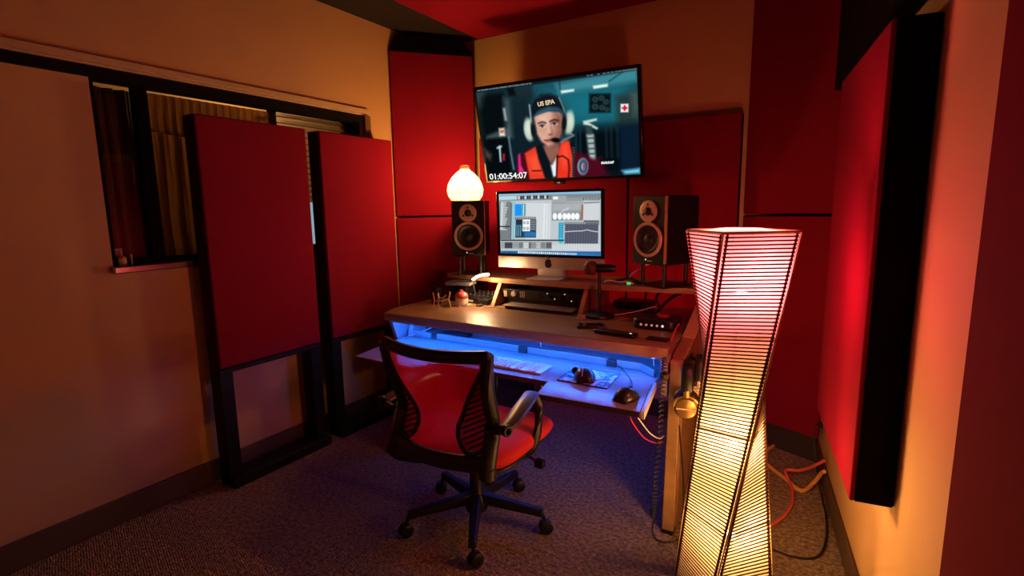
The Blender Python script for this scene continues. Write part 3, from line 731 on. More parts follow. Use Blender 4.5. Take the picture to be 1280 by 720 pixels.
def mouse(label, loc, rz, ball, mbody):
    t = thing('trackball_mouse', label, 'mouse', loc, rz, 'mice on the keyboard tray')
    b = MB()
    prof = [(-.058, .004), (-.052, .022), (-.03, .040), (-.005, .048), (.02, .042), (.045, .028), (.06, .012), (.062, .002)]
    def fn(u, v):
        s_ = v * (len(prof) - 1); i = min(int(s_), len(prof) - 2); fr = s_ - i
        y = prof[i][0] * (1 - fr) + prof[i + 1][0] * fr; h = prof[i][1] * (1 - fr) + prof[i + 1][1] * fr
        w = .040 * math.sqrt(max(0.05, 1 - (y / .066) ** 2)); a = PI * u
        return (-w * math.cos(a) * (1.1 - .1 * math.sin(a)), y, h * math.sin(a) ** .7)
    b.grid(fn, 17, 22); b.bm.faces.new([b.bm.verts[0]] + []) if False else None
    b.build('mouse_shell', mbody, t, thick=.002)
    b = MB(); b.box((0, 0, .003), (.07, .11, .004)); b.build('mouse_base', M_['black'], t, bevel=.0015)
    if ball:
        b = MB(); b.lathe([(0, -.017)] + [(.017 * math.sin(a), -.017 * math.cos(a)) for a in [PI * i / 10 for i in range(1, 10)]] + [(0, .017)], 18, Matrix.Translation((-.036, .012, .030))); b.build('trackball', M_['blackgloss'], t)
        b = MB(); b.tube([(-.012, -.05, .028), (-.008, -.02, .046), (-.006, .02, .044), (-.01, .05, .026)], .0018, 6); b.build('silver_seam', M_['white'], t)
    else:
        b = MB(); b.cyl((-.004, .034, .034), (.004, .034, .034), .008, seg=14); b.build('scroll_wheel', M_['charcoal'], t)
    t.scale = (.9, .9, .9) if not ball else (1, 1, 1)
    return t
mouse('black trackball mouse with a thumb ball, resting on the printed mat', (-.825, 1.885, TZ + .004), .45, True, mat('trackball_shell', (.03, .028, .03), .28))
mouse('plain black mouse beside the printed mat at the tray corner', (-.607, 1.765, TZ + .001), -.25, False, mat('mouse_shell_black', (.02, .018, .018), .25))
b = MB(); b.tube(smooth_path([(-.615, 1.83, TZ + .01), (-.64, 1.93, TZ + .005), (-.70, 2.03, TZ + .006), (-.755, 2.09, TZ + .014)]), .0022, 6); tag(b.build('mouse_cable', M_['blackcable']), 'thin black cord from the corner mouse to the tray clip', 'cable')
for i, (p, q, m, lab) in enumerate((((-1.90, 1.80), (-1.78, 1.89), 'redcable', 'red cable end lying on the tray wing next to the panels'), ((-1.86, 1.84), (-1.75, 1.86), 'whitecable', 'white cable end lying on the tray wing next to the panels'))):
    b = MB(); b.tube(smooth_path([(p[0], p[1], TZ + .005), ((p[0] * 2 + q[0]) / 3, (p[1] + q[1]) / 2 + .015, TZ + .009), (q[0], q[1], TZ + .005)]), .004, 6)
    b.cyl((q[0], q[1], TZ + .006), (q[0] + .035, q[1] + .006, TZ + .006), .0055, seg=8); tag(b.build('loose_cable', M_[m]), lab, 'cable')
b = MB(); b.tube(smooth_path([(-1.97, 2.08, TZ + .005), (-1.93, 2.16, TZ + .02), (-1.86, 2.25, TZ + .055), (-1.75, 2.33, TZ + .08)]), .004, 6)
tag(b.build('tray_cable', M_['whitecable']), 'white cable running back under the desktop behind the tray rail', 'cable')
b = MB(); b.box((-1.74, 2.22, TZ + .0115), (.17, .07, .022), rot=(0, 0, .15)); tag(b.build('power_brick', M_['black'], bevel=.004), 'black power brick behind the tray rail under the desktop', 'power supply')

# ------------------------------------------------------------------ computer on the raised shelf
im = thing('desktop_computer', 'silver all-in-one computer on the raised shelf, audio software on screen', 'computer', (-1.365, 2.60, SZ), .076)
pi_ = .035
tilt = Matrix.Rotation(pi_, 4, 'X')
def I(x, y, z): return tilt @ Vector((x, y, z - .295)) + Vector((0, 0, .295))
Rx = tilt.to_3x3()
b = MB(); b.box(I(0, .006, .307), (.652, .012, .375), rot=Rx); b.build('glass_bezel', M_['blackgloss'], im, bevel=.004)
b = MB(); b.box(I(0, .006, .085), (.652, .012, .068), rot=Rx); b.build('chin', M_['alu'], im, bevel=.003)
b = MB()
bmat = tilt
b.grid(lambda u, v: I((u - .5) * .65, .012 + .035 * math.sin(PI * u) * math.sin(PI * min(1, v * 1.0)), .052 + v * .442), 17, 9); b.build('rear_shell', M_['alu'], im)
b = MB(); b.prism([(.010, .006), (.175, .006), (.175, .0), (.010, .0)], -.10, .10, 'x')
for v in b.bm.verts: v.co.y -= .10
b.build('stand_foot', M_['alu'], im, bevel=.003)
b = MB(); b.grid(lambda u, v: ((u - .5) * (.19 - .02 * v), .072 - .035 * math.sin(v * PI / 2) + .01 * v, .004 + .20 * v), 6, 8); b.build('stand_neck', M_['alu'], im, thick=.008)
# emblem on the chin: dark apple outline with a bite and a leaf
b = MB(); pts = []
for a in range(28):
    th = 2 * PI * a / 28; r = .0155 * (1 - .10 * math.cos(2 * th)) * (1 - .10 * abs(math.sin(th)) ** 8)
    x, z = r * math.cos(th), r * math.sin(th) * 1.05
    if math.hypot(x - .019, z - .003) < .009: x = .019 - .009 * math.cos(math.atan2(z - .003, .019 - x)) ; 
    pts.append((x, z))
b.prism(pts, -.0016, .0, 'y'); b.prism([(.0, .018), (.007, .021), (.009, .029), (.002, .026)], -.0016, 0, 'y')
em = b.build('chin_emblem', M_['black'], im, smooth=False); em.location = I(-.002, -.0003, .083); em.scale = (1.5, 1, 1.5)
k2 = Canvas(300, 188, [(75, 88), (797, 65), (805, 520), (103, 500)])
k2.img[:] = sc(176, 186, 190)
G = lambda v: sc(v, v + 5, v + 8)
k2.poly([(75, 88), (797, 65), (798, 80), (76, 102)], sc(120, 176, 214), 2)
k2.poly([(76, 102), (798, 80), (800, 118), (78, 135)], G(120), 2)
k2.poly([(76, 104), (215, 100), (215, 124), (78, 130)], sc(176, 200, 204), 2)
for i in range(14):
    x = 225 + i * 16; y = 101 - i * .5; k2.rect(x, y, x + 11, y + 22, G(40 if i % 3 else 200), 2)
k2.rect(470, 98, 570, 140, G(150), 2); k2.rect(478, 104, 512, 122, G(225), 2)
k2.rect(570, 108, 684, 136, G(135), 2); k2.rect(684, 112, 790, 128, G(60), 2)
for i in range(9): k2.rect(690 + i * 11, 112, 696 + i * 11, 128, G(170), 1.5)
k2.rect(80, 138, 172, 402, G(112), 2); k2.rect(92, 142, 112, 332, G(172), 2)
for y in range(144, 332, 11): k2.rect(94, y, 128 + (y * 7) % 20, y + 6, G(208), 2, .9)
k2.rect(84, 308, 168, 316, G(40), 2)
k2.rect(176, 136, 205, 402, sc(142, 180, 192), 2); k2.rect(172, 150, 178, 402, G(60), 2)
k2.rect(282, 148, 465, 402, G(196), 2); k2.rect(413, 156, 437, 395, G(214), 3); k2.rect(425, 160, 430, 395, G(170), 2)
k2.rect(202, 156, 252, 238, sc(20, 140, 226), 2); k2.rect(252, 156, 282, 238, sc(70, 140, 160), 2); k2.rect(262, 160, 270, 236, sc(190, 215, 220), 2)
k2.rect(205, 244, 358, 264, G(90), 2)
for x in range(212, 350, 16): k2.rect(x, 247, x + 9, 256, G(205), 2, .8)
k2.rect(210, 264, 362, 390, sc(34, 52, 66), 2); k2.rect(262, 262, 318, 345, G(226), 2)
for (x, y) in ((275, 285), (300, 285), (275, 325), (300, 325)): k2.ell(x, y, 8, 10, G(70), 2); k2.ell(x, y, 4.5, 6, G(220), 2)
for y in range(270, 340, 12): k2.rect(322, y, 358, y + 6, G(160), 2, .9); k2.rect(218, y, 258, y + 5, sc(20, 34, 48), 2)
for x in (218, 232, 246): k2.rect(x, 300, x + 6, 380, sc(96, 168, 196), 2)
k2.rect(272, 348, 362, 385, sc(24, 92, 150), 2)
for x in range(290, 355, 14): k2.rect(x, 352, x + 4, 380, sc(90, 160, 200), 2, .7)
k2.rect(472, 140, 684, 270, G(128), 2); k2.poly([(472, 150), (684, 140), (684, 200), (472, 210)], G(160), 12)
for x in (493, 527, 560, 588, 618, 646): k2.ell(x, 240, 15, 24, G(232), 3)
k2.line([(536, 216), (552, 196), (580, 190), (584, 180)], 4, G(226), 2)
k2.rect(672, 160, 686, 262, sc(150, 84, 66), 3, .8)
k2.rect(686, 146, 790, 268, G(192), 2); k2.line([(690, 147), (790, 142)], 5, G(70), 2); k2.rect(690, 268, 790, 278, G(70), 2)
k2.rect(522, 284, 554, 412, sc(20, 140, 180), 3); k2.ell(540, 410, 18, 20, sc(40, 180, 200), 4)
for y in range(292, 400, 16): k2.rect(530, y, 546, y + 5, sc(160, 215, 226), 2, .8)
k2.rect(560, 280, 790, 300, G(96), 2)
for x in range(566, 700, 14): k2.rect(x, 284, x + 8, 292, G(196), 2, .7)
k2.rect(564, 296, 786, 434, sc(74, 78, 94), 2)
for x in range(572, 786, 18): k2.line([(x, 300), (x, 430)], 2, sc(104, 108, 122), 1.5, .7)
k2.line([(566, 348), (620, 344), (680, 342), (716, 334), (740, 342), (784, 348)], 5, sc(226, 214, 220), 2)
for x in range(572, 780, 17): k2.rect(x, 432, x + 9, 438, G(215), 2)
k2.poly([(100, 404), (560, 404), (560, 414), (100, 414)], G(56), 2)
k2.poly([(102, 418), (478, 420), (478, 474), (104, 466)], G(160), 2)
for (x0, x1, v) in ((104, 128, 130), (132, 190, 40), (196, 236, 120), (240, 268, 90), (272, 310, 170), (314, 326, 60), (330, 362, 110), (368, 396, 150), (400, 430, 100), (436, 474, 66)):
    k2.rect(x0, 424, x1, 466, G(v), 2)
    for yy in (432, 446, 458): k2.rect(x0 + 4, yy, x1 - 4, yy + 4, G(min(230, v + 70)), 2, .8)
k2.rect(478, 440, 800, 486, G(190), 2)
k2.poly([(104, 484), (804, 488), (806, 522), (104, 504)], sc(30, 86, 140), 3)
for i in range(30): k2.rect(232 + i * 14, 486 + i * .45, 243 + i * 14, 501 + i * .45, (G(220), sc(180, 200, 230), G(200), sc(200, 210, 190))[i % 4], 2)
k2.ell(680, 516, 60, 10, sc(70, 150, 220), 20, .7)
s2 = k2.mesh('screen', .612, .344, screen_mat('computer_picture', 1.2), im, I(0, -.0008, .307)); s2.rotation_euler = (pi_, 0, 0)

# ------------------------------------------------------------------ monitor speakers and their stands
def speaker(label, loc, rz):
    t = thing('studio_speaker', label, 'speaker', loc, rz, 'pair of two-way studio speakers')
    w, dp, h = .196, .262, .325
    b = MB(); b.box((0, .008, h / 2), (w, dp - .016, h)); b.build('cabinet', M_['blackwood'], t, bevel=.004)
    yf = -dp / 2
    b = MB(); b.prism([(-w / 2, 0), (w / 2, 0), (w / 2, h), (-w / 2, h)], yf + .002, yf + .018, 'y'); b.build('front_baffle', M_['charcoal'], t, bevel=.004)
    b = MB()
    b.box((w / 2 - .001, yf + .010, h / 2), (.006, .018, h - .004)); b.build('baffle_edge', M_['woodedge'], t, bevel=.002)
    m = face_to((0, yf + .001, .252), (0, -1, 0))
    b = MB(); b.lathe([(.052, 0), (.052, .006), (.048, .008), (.022, .006), (.020, .003), (0, .003)], 36, m); tp = b.build('tweeter_plate', M_['ring'], t)
    b = MB(); b.lathe([(.017, .0065), (.013, .012), (.006, .016), (0, .017)], 24, m); b.lathe([(.02, .0085), (.017, .0095), (.016, .007)], 24, m)
    for a in (90, 210, 330):
        x, z = .031 * math.cos(math.radians(a)), .031 * math.sin(math.radians(a)); b.lathe([(.006, .0078), (.005, .0098), (0, .0098)], 10, m @ Matrix.Translation((x, z, 0)))
    b.build('tweeter_dome', M_['black'], tp)
    m = face_to((0, yf + .001, .116), (0, -1, 0))
    b = MB(); b.lathe([(.086, 0), (.086, .006), (.083, .009), (.072, .009), (.069, .004)], 44, m); wr = b.build('woofer_ring', M_['ring'], t)
    b = MB(); b.lathe([(.069, .006), (.064, .011), (.058, .006), (.03, -.012), (.029, -.002), (.02, .006), (.008, .010), (0, .011)], 40, m); b.build('woofer_cone', M_['cone'], wr)
    b = MB(); b.box((-.012, yf + .0005, .018), (.006, .002, .006)); b.build('power_light', M_['led_white'], t)
    b = MB(); b.box((.012, yf + .0005, .012), (.03, .001, .004)); b.build('maker_badge', M_['alu'], t)
    return t
def spk_stand(label, loc, rz):
    t = thing('speaker_stand', label, 'speaker stand', loc, rz, 'small stands under the speakers')
    b = MB(); b.box((0, 0, .116), (.18, .22, .008)); b.build('top_plate', M_['black'], t, bevel=.002)
    b = MB(); b.box((0, 0, .003), (.18, .22, .006)); b.build('base_plate', M_['black'], t, bevel=.002)
    for x in (-.065, .065):
        for y in (-.085, .085):
            b = MB(); b.cyl((x, y, .004), (x, y, .114), .010, seg=14); b.build('leg', M_['charcoal'], t)
    return t
ZS = SZ
spk_stand('short black stand under the speaker that carries the pear lamp', (-1.912, 2.625, ZS), math.radians(28))
speaker('black studio speaker on the shelf with the glowing pear lamp on top', (-1.912, 2.625, ZS + .1205), math.radians(28))
spk_stand('short black stand under the speaker nearest the floor lamp', (-.716, 2.624, ZS), math.radians(-23))
speaker('black studio speaker near the twisted floor lamp, nothing on top', (-.716, 2.624, ZS + .1205), math.radians(-23))
# pear lamp
t = thing('table_lamp', 'small glowing pear-shaped lamp standing on a speaker', 'lamp', (-1.925, 2.59, ZS + .1205 + .3255))
b = MB(); b.lathe([(.060, .0), (.085, .004), (.104, .03), (.110, .06), (.104, .095), (.085, .132), (.058, .162), (.034, .180), (.026, .19), (.026, .205), (.016, .21)], 36); b.build('lamp_shade', M_['pearshade'], t)
b = MB(); b.lathe([(0, 0), (.07, 0), (.07, .006), (.02, .008), (.02, .04), (0, .04)], 24); b.build('lamp_base', M_['white'], t)
b = MB(); b.lathe([(.027, .185), (.028, .188), (.028, .206), (.026, .208)], 24); b.build('neck_ring', mat('pale_neck_ring', (.8, .66, .5), .5), t)
L_ = D.lights.new('pear_bulb_light', 'POINT'); L_.energy = 30; L_.color = (1, .48, .15); L_.shadow_soft_size = .03
lo = D.objects.new('pear_bulb_light', L_); COL.objects.link(lo); lo.parent = t; lo.location = (0, 0, .10)

# ------------------------------------------------------------------ gear under and on the shelf
t = thing('rack_unit', 'black rack audio unit with knobs between the slanted uprights', 'audio interface', (-1.355, 2.475, DZ))
b = MB(); b.box((0, .08, .068), (.49, .14, .046)); b.box((0, .012, .068), (.496, .006, .05)); b.build('case', M_['black'], t, bevel=.002)
b = MB(); b.box((0, .10, .024), (.44, .16, .04)); b.build('feet_block', M_['black'], t)
for (x, r) in ((-.165, .016), (.06, .012), (.13, .010), (.17, .010), (.205, .010), (.10, .007)):
    b = MB(); b.lathe([(0, .016), (r * .85, .016), (r, .012), (r, 0)], 20, face_to((x, .009, .070), (0, -1, 0))); b.build('knob', M_['alu'] if x < 0 else M_['charcoal'], t)
b = MB()
for i in range(3):
    for j in range(4): b.box((-.125 + i * .012, .008, .055 + j * .009), (.006, .003, .004))
b.build('buttons', M_['white'], t)
b = MB(); b.box((-.05, .0083, .07), (.09, .002, .03)); b.build('display_window', M_['charcoal'], t)
b = MB()
for (x, z) in ((.045, .085), (.05, .06), (.15, .088), (.19, .055), (.09, .058)): b.box((x, .0083, z), (.006, .002, .004))
b.build('lit_dots', M_['led_white'], t)
b = MB(); b.box((-.225, .008, .066), (.02, .004, .034)); b.build('warm_socket_plate', mat('brass_plate', (.5, .38, .18), .4), t)
t = thing('power_strip', 'silver panel with a wall socket behind the rack unit, under the shelf', 'power strip', (-1.355, 2.70, DZ + .070))
b = MB(); b.box((0, 0, .027), (.505, .10, .050)); b.build('panel_case', M_['alu'], t, bevel=.002)
b = MB()
for x in (-.17,): b.box((x, -.051, .028), (.036, .003, .034)); b.box((x + .011, -.0525, .028), (.006, .003, .024))
b.build('socket', M_['black'], t)
b = MB()
for (x, z) in ((-.235, .04), (-.235, .018), (-.215, .04), (-.215, .018)): b.lathe([(.006, 0), (.006, .004), (0, .005)], 12, face_to((x, -.05, z), (0, -1, 0)))
b.build('jacks', M_['charcoal'], t)
# thin silver slab under the rack unit
t = thing('laptop', 'closed silver slab of a laptop lying in front of the rack unit', 'laptop', (-1.33, 2.43, DZ), .0)
b = MB(); b.box((0, .005, .017), (.42, .10, .008)); b.build('lid', mat('dim_bronze_metal', (.30, .23, .18), .4, metal=.4), t, bevel=.003)
b = MB(); b.box((0, .01, .006), (.40, .09, .012)); b.build('base', M_['charcoal'], t, bevel=.002)
# small mixer
t = thing('small_mixer', 'small black mixer with rows of knobs beside the slanted upright', 'mixer', (-1.735, 2.50, DZ), -.12)
b = MB(); b.prism([(-.075, 0), (.075, 0), (.075, .052), (-.075, .030)], -.095, .085, 'x'); b.build('mixer_case', M_['black'], t, bevel=.003)
for i in range(5):
    for j in range(3):
        x, y = -.07 + i * .034, -.045 + j * .042; z = .030 + (y + .075) * .147
        b = MB(); b.cyl((x, y, z), (x, y - .002, z + .014), .0075, .006, 10); b.build('mixer_knob', M_['charcoal'], t)
b = MB(); b.box((-.05, -.0755, .015), (.045, .002, .012)); b.build('mixer_badge', M_['white'], t)
b = MB()
for i in range(5):
    for j in range(3):
        x, y = -.07 + i * .034, -.045 + j * .042; z = .030 + (y + .075) * .147; b.box((x, y - .007, z + .0148), (.002, .006, .001))
b.build('knob_pointers', M_['white'], t)
# gooseneck led light
t = thing('gooseneck_light', 'thin gooseneck light with a bright curved tube, over the small mixer', 'lamp', (-1.72, 2.40, DZ))
b = MB(); b.tube(smooth_path([(.03, -.02, .012), (.026, -.022, .03), (.0, -.02, .075), (-.018, -.008, .12), (-.008, .006, .155), (.02, .006, .175)]), .0035, 8); b.build('neck', M_['charcoal'], t)
b = MB(); b.lathe([(0, 0), (.022, 0), (.022, .008), (.008, .014), (0, .014)], 20, Matrix.Translation((.03, -.02, 0))); b.build('light_base', M_['black'], t)
b = MB(); b.tube(smooth_path([(-.028, .0, .148), (.005, .0, .166), (.04, .002, .177), (.08, .004, .183)]), .0055, 8); b.build('light_tube', M_['warmled'], t)
b = MB(); b.tube(smooth_path([(-.032, .004, .153), (.003, .005, .173), (.04, .007, .184), (.084, .009, .190)]), .006, 8); b.build('light_hood', M_['charcoal'], t)
# jar with lid on saucer
t = thing('lidded_jar', 'squat jar with a red patterned lid on a saucer, on the desktop', 'jar', (-1.795, 2.352, DZ + .006))
b = MB(); b.lathe([(0, 0), (.034, 0), (.037, .004), (.037, .040), (.035, .043), (0, .043)], 28); b.build('jar_body', M_['cream'], t)
b = MB(); b.lathe([(.039, .043), (.039, .048), (.034, .062), (.020, .073), (.008, .075), (.010, .084), (0, .087)], 28); b.build('jar_lid', M_['redplastic'], t)
b = MB(); b.lathe([(.0385, .041), (.0395, .044), (.0385, .047)], 28); b.build('gilt_band', M_['gold'], t)
b = MB(); b.lathe([(0, 0), (.05, 0), (.057, .005), (.055, .006), (.045, .002), (0, .002)], 28, Matrix.Translation((-1.795, 2.352, DZ))); tag(b.build('saucer', M_['cream']), 'pale saucer under the red lidded jar', 'saucer')
# small easel-like wooden stand
def dowel_stand(label, loc, rz, m):
    t = thing('phone_stand', label, 'stand', loc, rz)
    b = MB(); b.tube([(-.022, -.02, 0), (-.02, -.018, .05), (-.026, -.01, .085)], .0045, 8); b.build('post', m, t)
    b = MB(); b.tube([(.03, .03, 0), (.022, .02, .045), (.034, .02, .09)], .0045, 8); b.build('post', m, t)
    b = MB(); b.tube([(-.032, -.024, .042), (.0, -.01, .043), (.028, .02, .052)], .0048, 8); b.build('crossbar', m, t)
    b = MB(); b.tube([(-.02, -.018, .06), (.0, .0, .055), (.012, .012, .075)], .004, 8); b.build('cradle_arm', m, t)
    return t
dowel_stand('small pale wooden peg stand before the black box, next to the lidded jar', (-1.84, 2.24, DZ), .1, M_['khaki'])
b = MB(); b.tube(smooth_path([(-1.925, 2.25, DZ + .003), (-1.922, 2.26, DZ + .035), (-1.928, 2.255, DZ + .08)]), .0045, 8); tag(b.build('marker_pen', M_['redplastic']), 'thin red pen standing upright at the desk end by the black box', 'pen')
# dark box with slate cover on top
t = thing('storage_box', 'black box stacked under a slate blue book at the desk end', 'box', (-1.90, 2.49, DZ))
b = MB(); b.box((0, 0, .05), (.15, .10, .10)); b.build('box_body', M_['black'], t, bevel=.004)
b = MB(); b.box((0, -.052, .05), (.10, .003, .02)); b.build('box_label', M_['charcoal'], t)
t = thing('blue_book', 'slate blue book lying flat on the black box', 'book', (-1.89, 2.475, DZ + .1005), .25)
b = MB(); b.box((0, 0, .009), (.15, .11, .016)); b.build('pages', M_['cream'], t)
b = MB(); b.box((0, 0, .0185), (.156, .114, .003)); b.box((0, -.056, .009), (.156, .003, .018)); b.box((0, 0, .001), (.156, .114, .002)); b.build('cover', M_['bluebook'], t, bevel=.001)
b = MB(); b.lathe([(0, 0), (.030, 0), (.034, .10), (.031, .10), (.028, .004), (0, .004)], 24, Matrix.Translation((-1.965, 2.33, DZ))); tag(b.build('pen_cup', M_['blackgloss']), 'tall black cup at the far desk end beside the black box', 'cup')
# microphone on a round desk stand
t = thing('microphone', 'black microphone on a round-based desk stand in front of the computer', 'microphone', (-.985, 2.425, DZ))
b = MB(); b.lathe([(0, 0), (.078, 0), (.08, .004), (.078, .014), (.06, .020), (.012, .024), (0, .024)], 36); b.build('stand_base', M_['black'], t)
b = MB(); b.cyl((0, 0, .02), (0, 0, .235), .0085, seg=16); b.build('stand_pole', M_['charcoal'], t)
b = MB(); b.lathe([(.011, .10), (.013, .105), (.013, .14), (.011, .145)], 16); b.build('height_clutch', M_['black'], t)
hd = face_to((-.042, -.01, .248), (-1, -.25, .02))
b = MB(); b.lathe([(0, .038)] + [(.037 * math.sin(a), .038 * math.cos(a)) for a in [PI * i / 12 for i in range(1, 10)]] + [(.022, -.03)], 28, hd); b.build('mic_grille', mat('mic_grille_maroon', (.10, .03, .03), .6, bump=(300, .6, .001)), t)
b = MB(); b.lathe([(.023, -.028), (.024, -.04), (.020, -.10), (.014, -.125), (0, -.126)], 24, hd); b.build('mic_body', M_['black'], t)
b = MB(); b.box((0, 0, .238), (.03, .026, .022)); b.build('mic_clip', M_['black'], t, bevel=.004)
# roll of tape next to mic base
b = MB(); b.lathe([(.013, 0), (.021, 0), (.021, .014), (.013, .014), (.013, 0)], 28, Matrix.Translation((-1.045, 2.345, DZ + .0005))); tag(b.build('tape_roll', mat('tan_tape', (.45, .30, .18), .5)), 'small tan tape roll beside the microphone base', 'tape')
# desktop audio box with lit knobs
t = thing('audio_controller', 'round-cornered black audio controller with a row of lit buttons on the desktop', 'audio controller', (-.662, 2.34, DZ), .04)
b = MB()
pl = []
for (cx, cy, a0) in ((.065, .045, 0), (-.065, .045, 90), (-.065, -.045, 180), (.065, -.045, 270)):
    for q in range(5):
        a = math.radians(a0 + q * 22.5); pl.append((cx + .035 * math.cos(a), cy + .035 * math.sin(a)))
b.prism(pl, .002, .046); b.build('housing', M_['black'], t, bevel=.008)
b = MB(); b.lathe([(.030, .046), (.030, .056), (.026, .060), (0, .060)], 28, Matrix.Translation((.02, .02, 0))); b.build('big_dial', mat('dark_red_dial', (.28, .03, .03), .35), t)
for i in range(5):
    b = MB(); b.lathe([(.0052, 0), (.0052, .004), (.0035, .006), (0, .006)], 14, face_to((-.055 + i * .024, -.080, .022), (0, -1, 0))); b.build('lit_button', M_['led_red'] if i < 4 else M_['led_white'], t)
# flat handhelds on desk
t = thing('remote_control', 'black bar-shaped remote lying near the desk front edge', 'remote', (-.775, 2.10, DZ), -.12)
b = MB(); b.box((0, 0, .009), (.19, .052, .018)); b.build('remote_body', M_['black'], t, bevel=.006)
b = MB(); b.box((.075, -.01, .0187), (.008, .008, .002)); b.build('remote_light', M_['led_white'], t)
b = MB()
for i in range(5): b.box((-.07 + i * .026, 0, .0185), (.016, .03, .0015))
b.build('remote_buttons', M_['charcoal'], t)
t = thing('handset', 'flat black handset lying between the remote and microphone base', 'phone', (-.93, 2.19, DZ), .5)
b = MB(); b.box((0, 0, .006), (.13, .07, .012)); b.build('handset_body', M_['black'], t, bevel=.005)
b = MB(); b.box((.0, 0, .0125), (.10, .058, .001)); b.build('handset_glass', M_['blackgloss'], t)
t = thing('smartphone', 'small dark smartphone at the desk corner above the headphones', 'phone', (-.592, 2.10, DZ), -.05)
b = MB(); b.box((0, 0, .004), (.09, .045, .008)); b.build('phone_body', M_['black'], t, bevel=.003)
b = MB(); b.box((0, 0, .0083), (.082, .040, .0006)); b.build('phone_glass', M_['blackgloss'], t)
# dark router and cables beneath the shelf
t = thing('network_router', 'flat dark router under the shelf behind the microphone', 'router', (-.90, 2.72, DZ))
b = MB(); b.box((0, 0, .028), (.20, .13, .032)); b.box((0, 0, .007), (.17, .10, .014)); b.build('router_case', M_['black'], t, bevel=.006)
b = MB(); b.box((.07, -.066, .026), (.018, .002, .006)); b.build('router_light', M_['charcoal'], t)
for i, (pts, m, lab, r) in enumerate((
    ([(-.82, 2.66, .874), (-.80, 2.60, .84), (-.81, 2.60, .78), (-.76, 2.62, .756)], 'blackcable', 'black cable hanging from the shelf beside the router', .006),
    ([(-.73, 2.64, .874), (-.74, 2.58, .84), (-.72, 2.57, .79), (-.73, 2.52, .757)], 'blackcable', 'black cable hanging in the middle of the shelf opening', .007),
    ([(-.62, 2.62, .872), (-.66, 2.55, .85), (-.70, 2.50, .80), (-.72, 2.44, .76)], 'blackcable', 'thick slanting black cable behind the audio controller', .008),
    ([(-.97, 2.46, .756), (-.90, 2.48, .758), (-.82, 2.55, .772), (-.76, 2.58, .79), (-.72, 2.60, .795)], 'whitecable', 'thin pale cable crossing the desktop under the shelf', .0028),
    ([(-.86, 2.38, .754), (-.80, 2.42, .756), (-.72, 2.45, .756), (-.60, 2.42, .754)], 'redcable', 'dark red cable on the desktop behind the audio controller', .003),
    ([(-.555, 2.32, .754), (-.545, 2.26, .79), (-.54, 2.18, .785), (-.535, 2.09, .754)], 'redcable', 'dark red cable looping over the desk side above the headphones', .003))):
    b = MB(); b.tube(smooth_path(pts), r, 7); tag(b.build('hanging_cable', M_[m]), lab, 'cable', 'cables under the raised shelf')
# tangle of cables on the shelf next to computer
for i, (pts, m, lab, r) in enumerate((
    ([(-1.02, 2.580, 0.906), (-.98, 2.560, 0.917), (-.93, 2.580, 0.909), (-.89, 2.570, 0.915), (-.86, 2.580, 0.906)], 'whitecable', 'white cable tangle on the shelf beside the computer', .004),
    ([(-.99, 2.620, 0.908), (-.95, 2.600, 0.917), (-.90, 2.620, 0.925), (-.85, 2.580, 0.917), (-.80, 2.600, 0.908)], 'blackcable', 'black cable on the shelf between computer and speaker', .006),
    ([(-.90, 2.660, 0.907), (-.90, 2.650, 0.937), (-.865, 2.640, 0.967), (-.82, 2.640, 0.997), (-.77, 2.640, 1.007)], 'whitecable', 'white cable rising from the shelf to the back of the speaker', .003),
    ([(-.95, 2.660, 0.907), (-.92, 2.660, 0.927), (-.91, 2.660, 0.977), (-.90, 2.660, 0.927), (-.86, 2.660, 0.907)], 'blackcable', 'black cable loop standing up between computer and speaker', .004))):
    b = MB(); b.tube(smooth_path(pts), r, 7); tag(b.build('shelf_cable', M_[m]), lab, 'cable', 'cables on the raised shelf')
b = MB(); b.box((-.875, 2.550, 0.910), (.02, .012, .010)); tag(b.build('cable_plug', M_['led_green'], bevel=.002), 'tiny green plug among the cables on the shelf', 'plug')

# ------------------------------------------------------------------ under the desk
t = thing('computer_tower', 'black computer case on the carpet under the desk, behind the chair', 'computer', (-1.56, 2.32, 0))
b = MB(); b.box((0, .06, .24), (.22, .40, .46)); b.build('case', M_['blackgloss'], t, bevel=.008)
b = MB(); b.box((0, -.143, .24), (.20, .006, .42)); b.build('front_panel', M_['black'], t, bevel=.004)
for sx in (-1, 1):
    for yy in (-.08, .2):
        b = MB(); b.cyl((sx * .09, yy, 0), (sx * .09, yy, .012), .018, seg=12); b.build('foot', M_['black'], t)
for (pts, lab) in (([(-1.16, 2.14, .50), (-1.15, 2.12, .44), (-1.12, 2.11, .41), (-1.09, 2.12, .43)], 'white looped cable hanging before the computer case'), ([(-1.03, 2.13, .50), (-1.03, 2.12, .46), (-1.05, 2.12, .44)], 'short white cable end under the tray by the computer case')):
    pts = [pts[0][:2] + (.582,)] + pts if lab.startswith('white') else [pts[0][:2] + (.582,)] + pts
    b = MB(); b.tube(smooth_path(pts), .004, 7); tag(b.build('case_cable', M_['whitecable']), lab, 'cable')
for (pts, m, lab, r) in (([(-.545, 1.69, .582), (-.54, 1.72, .55), (-.535, 1.83, .46), (-.525, 1.92, .405), (-.522, 1.975, .395)], 'whitecable', 'pale cable drooping from under the tray to the desk leg', .0022),
                         ([(-.565, 1.685, .582), (-.56, 1.70, .545), (-.55, 1.82, .44), (-.53, 1.92, .385), (-.522, 1.97, .375)], 'redcable', 'pink cable drooping from under the tray to the desk leg', .0022)):
    b = MB(); b.tube(smooth_path(pts), r, 7); tag(b.build('tray_cable', M_[m]), lab, 'cable')

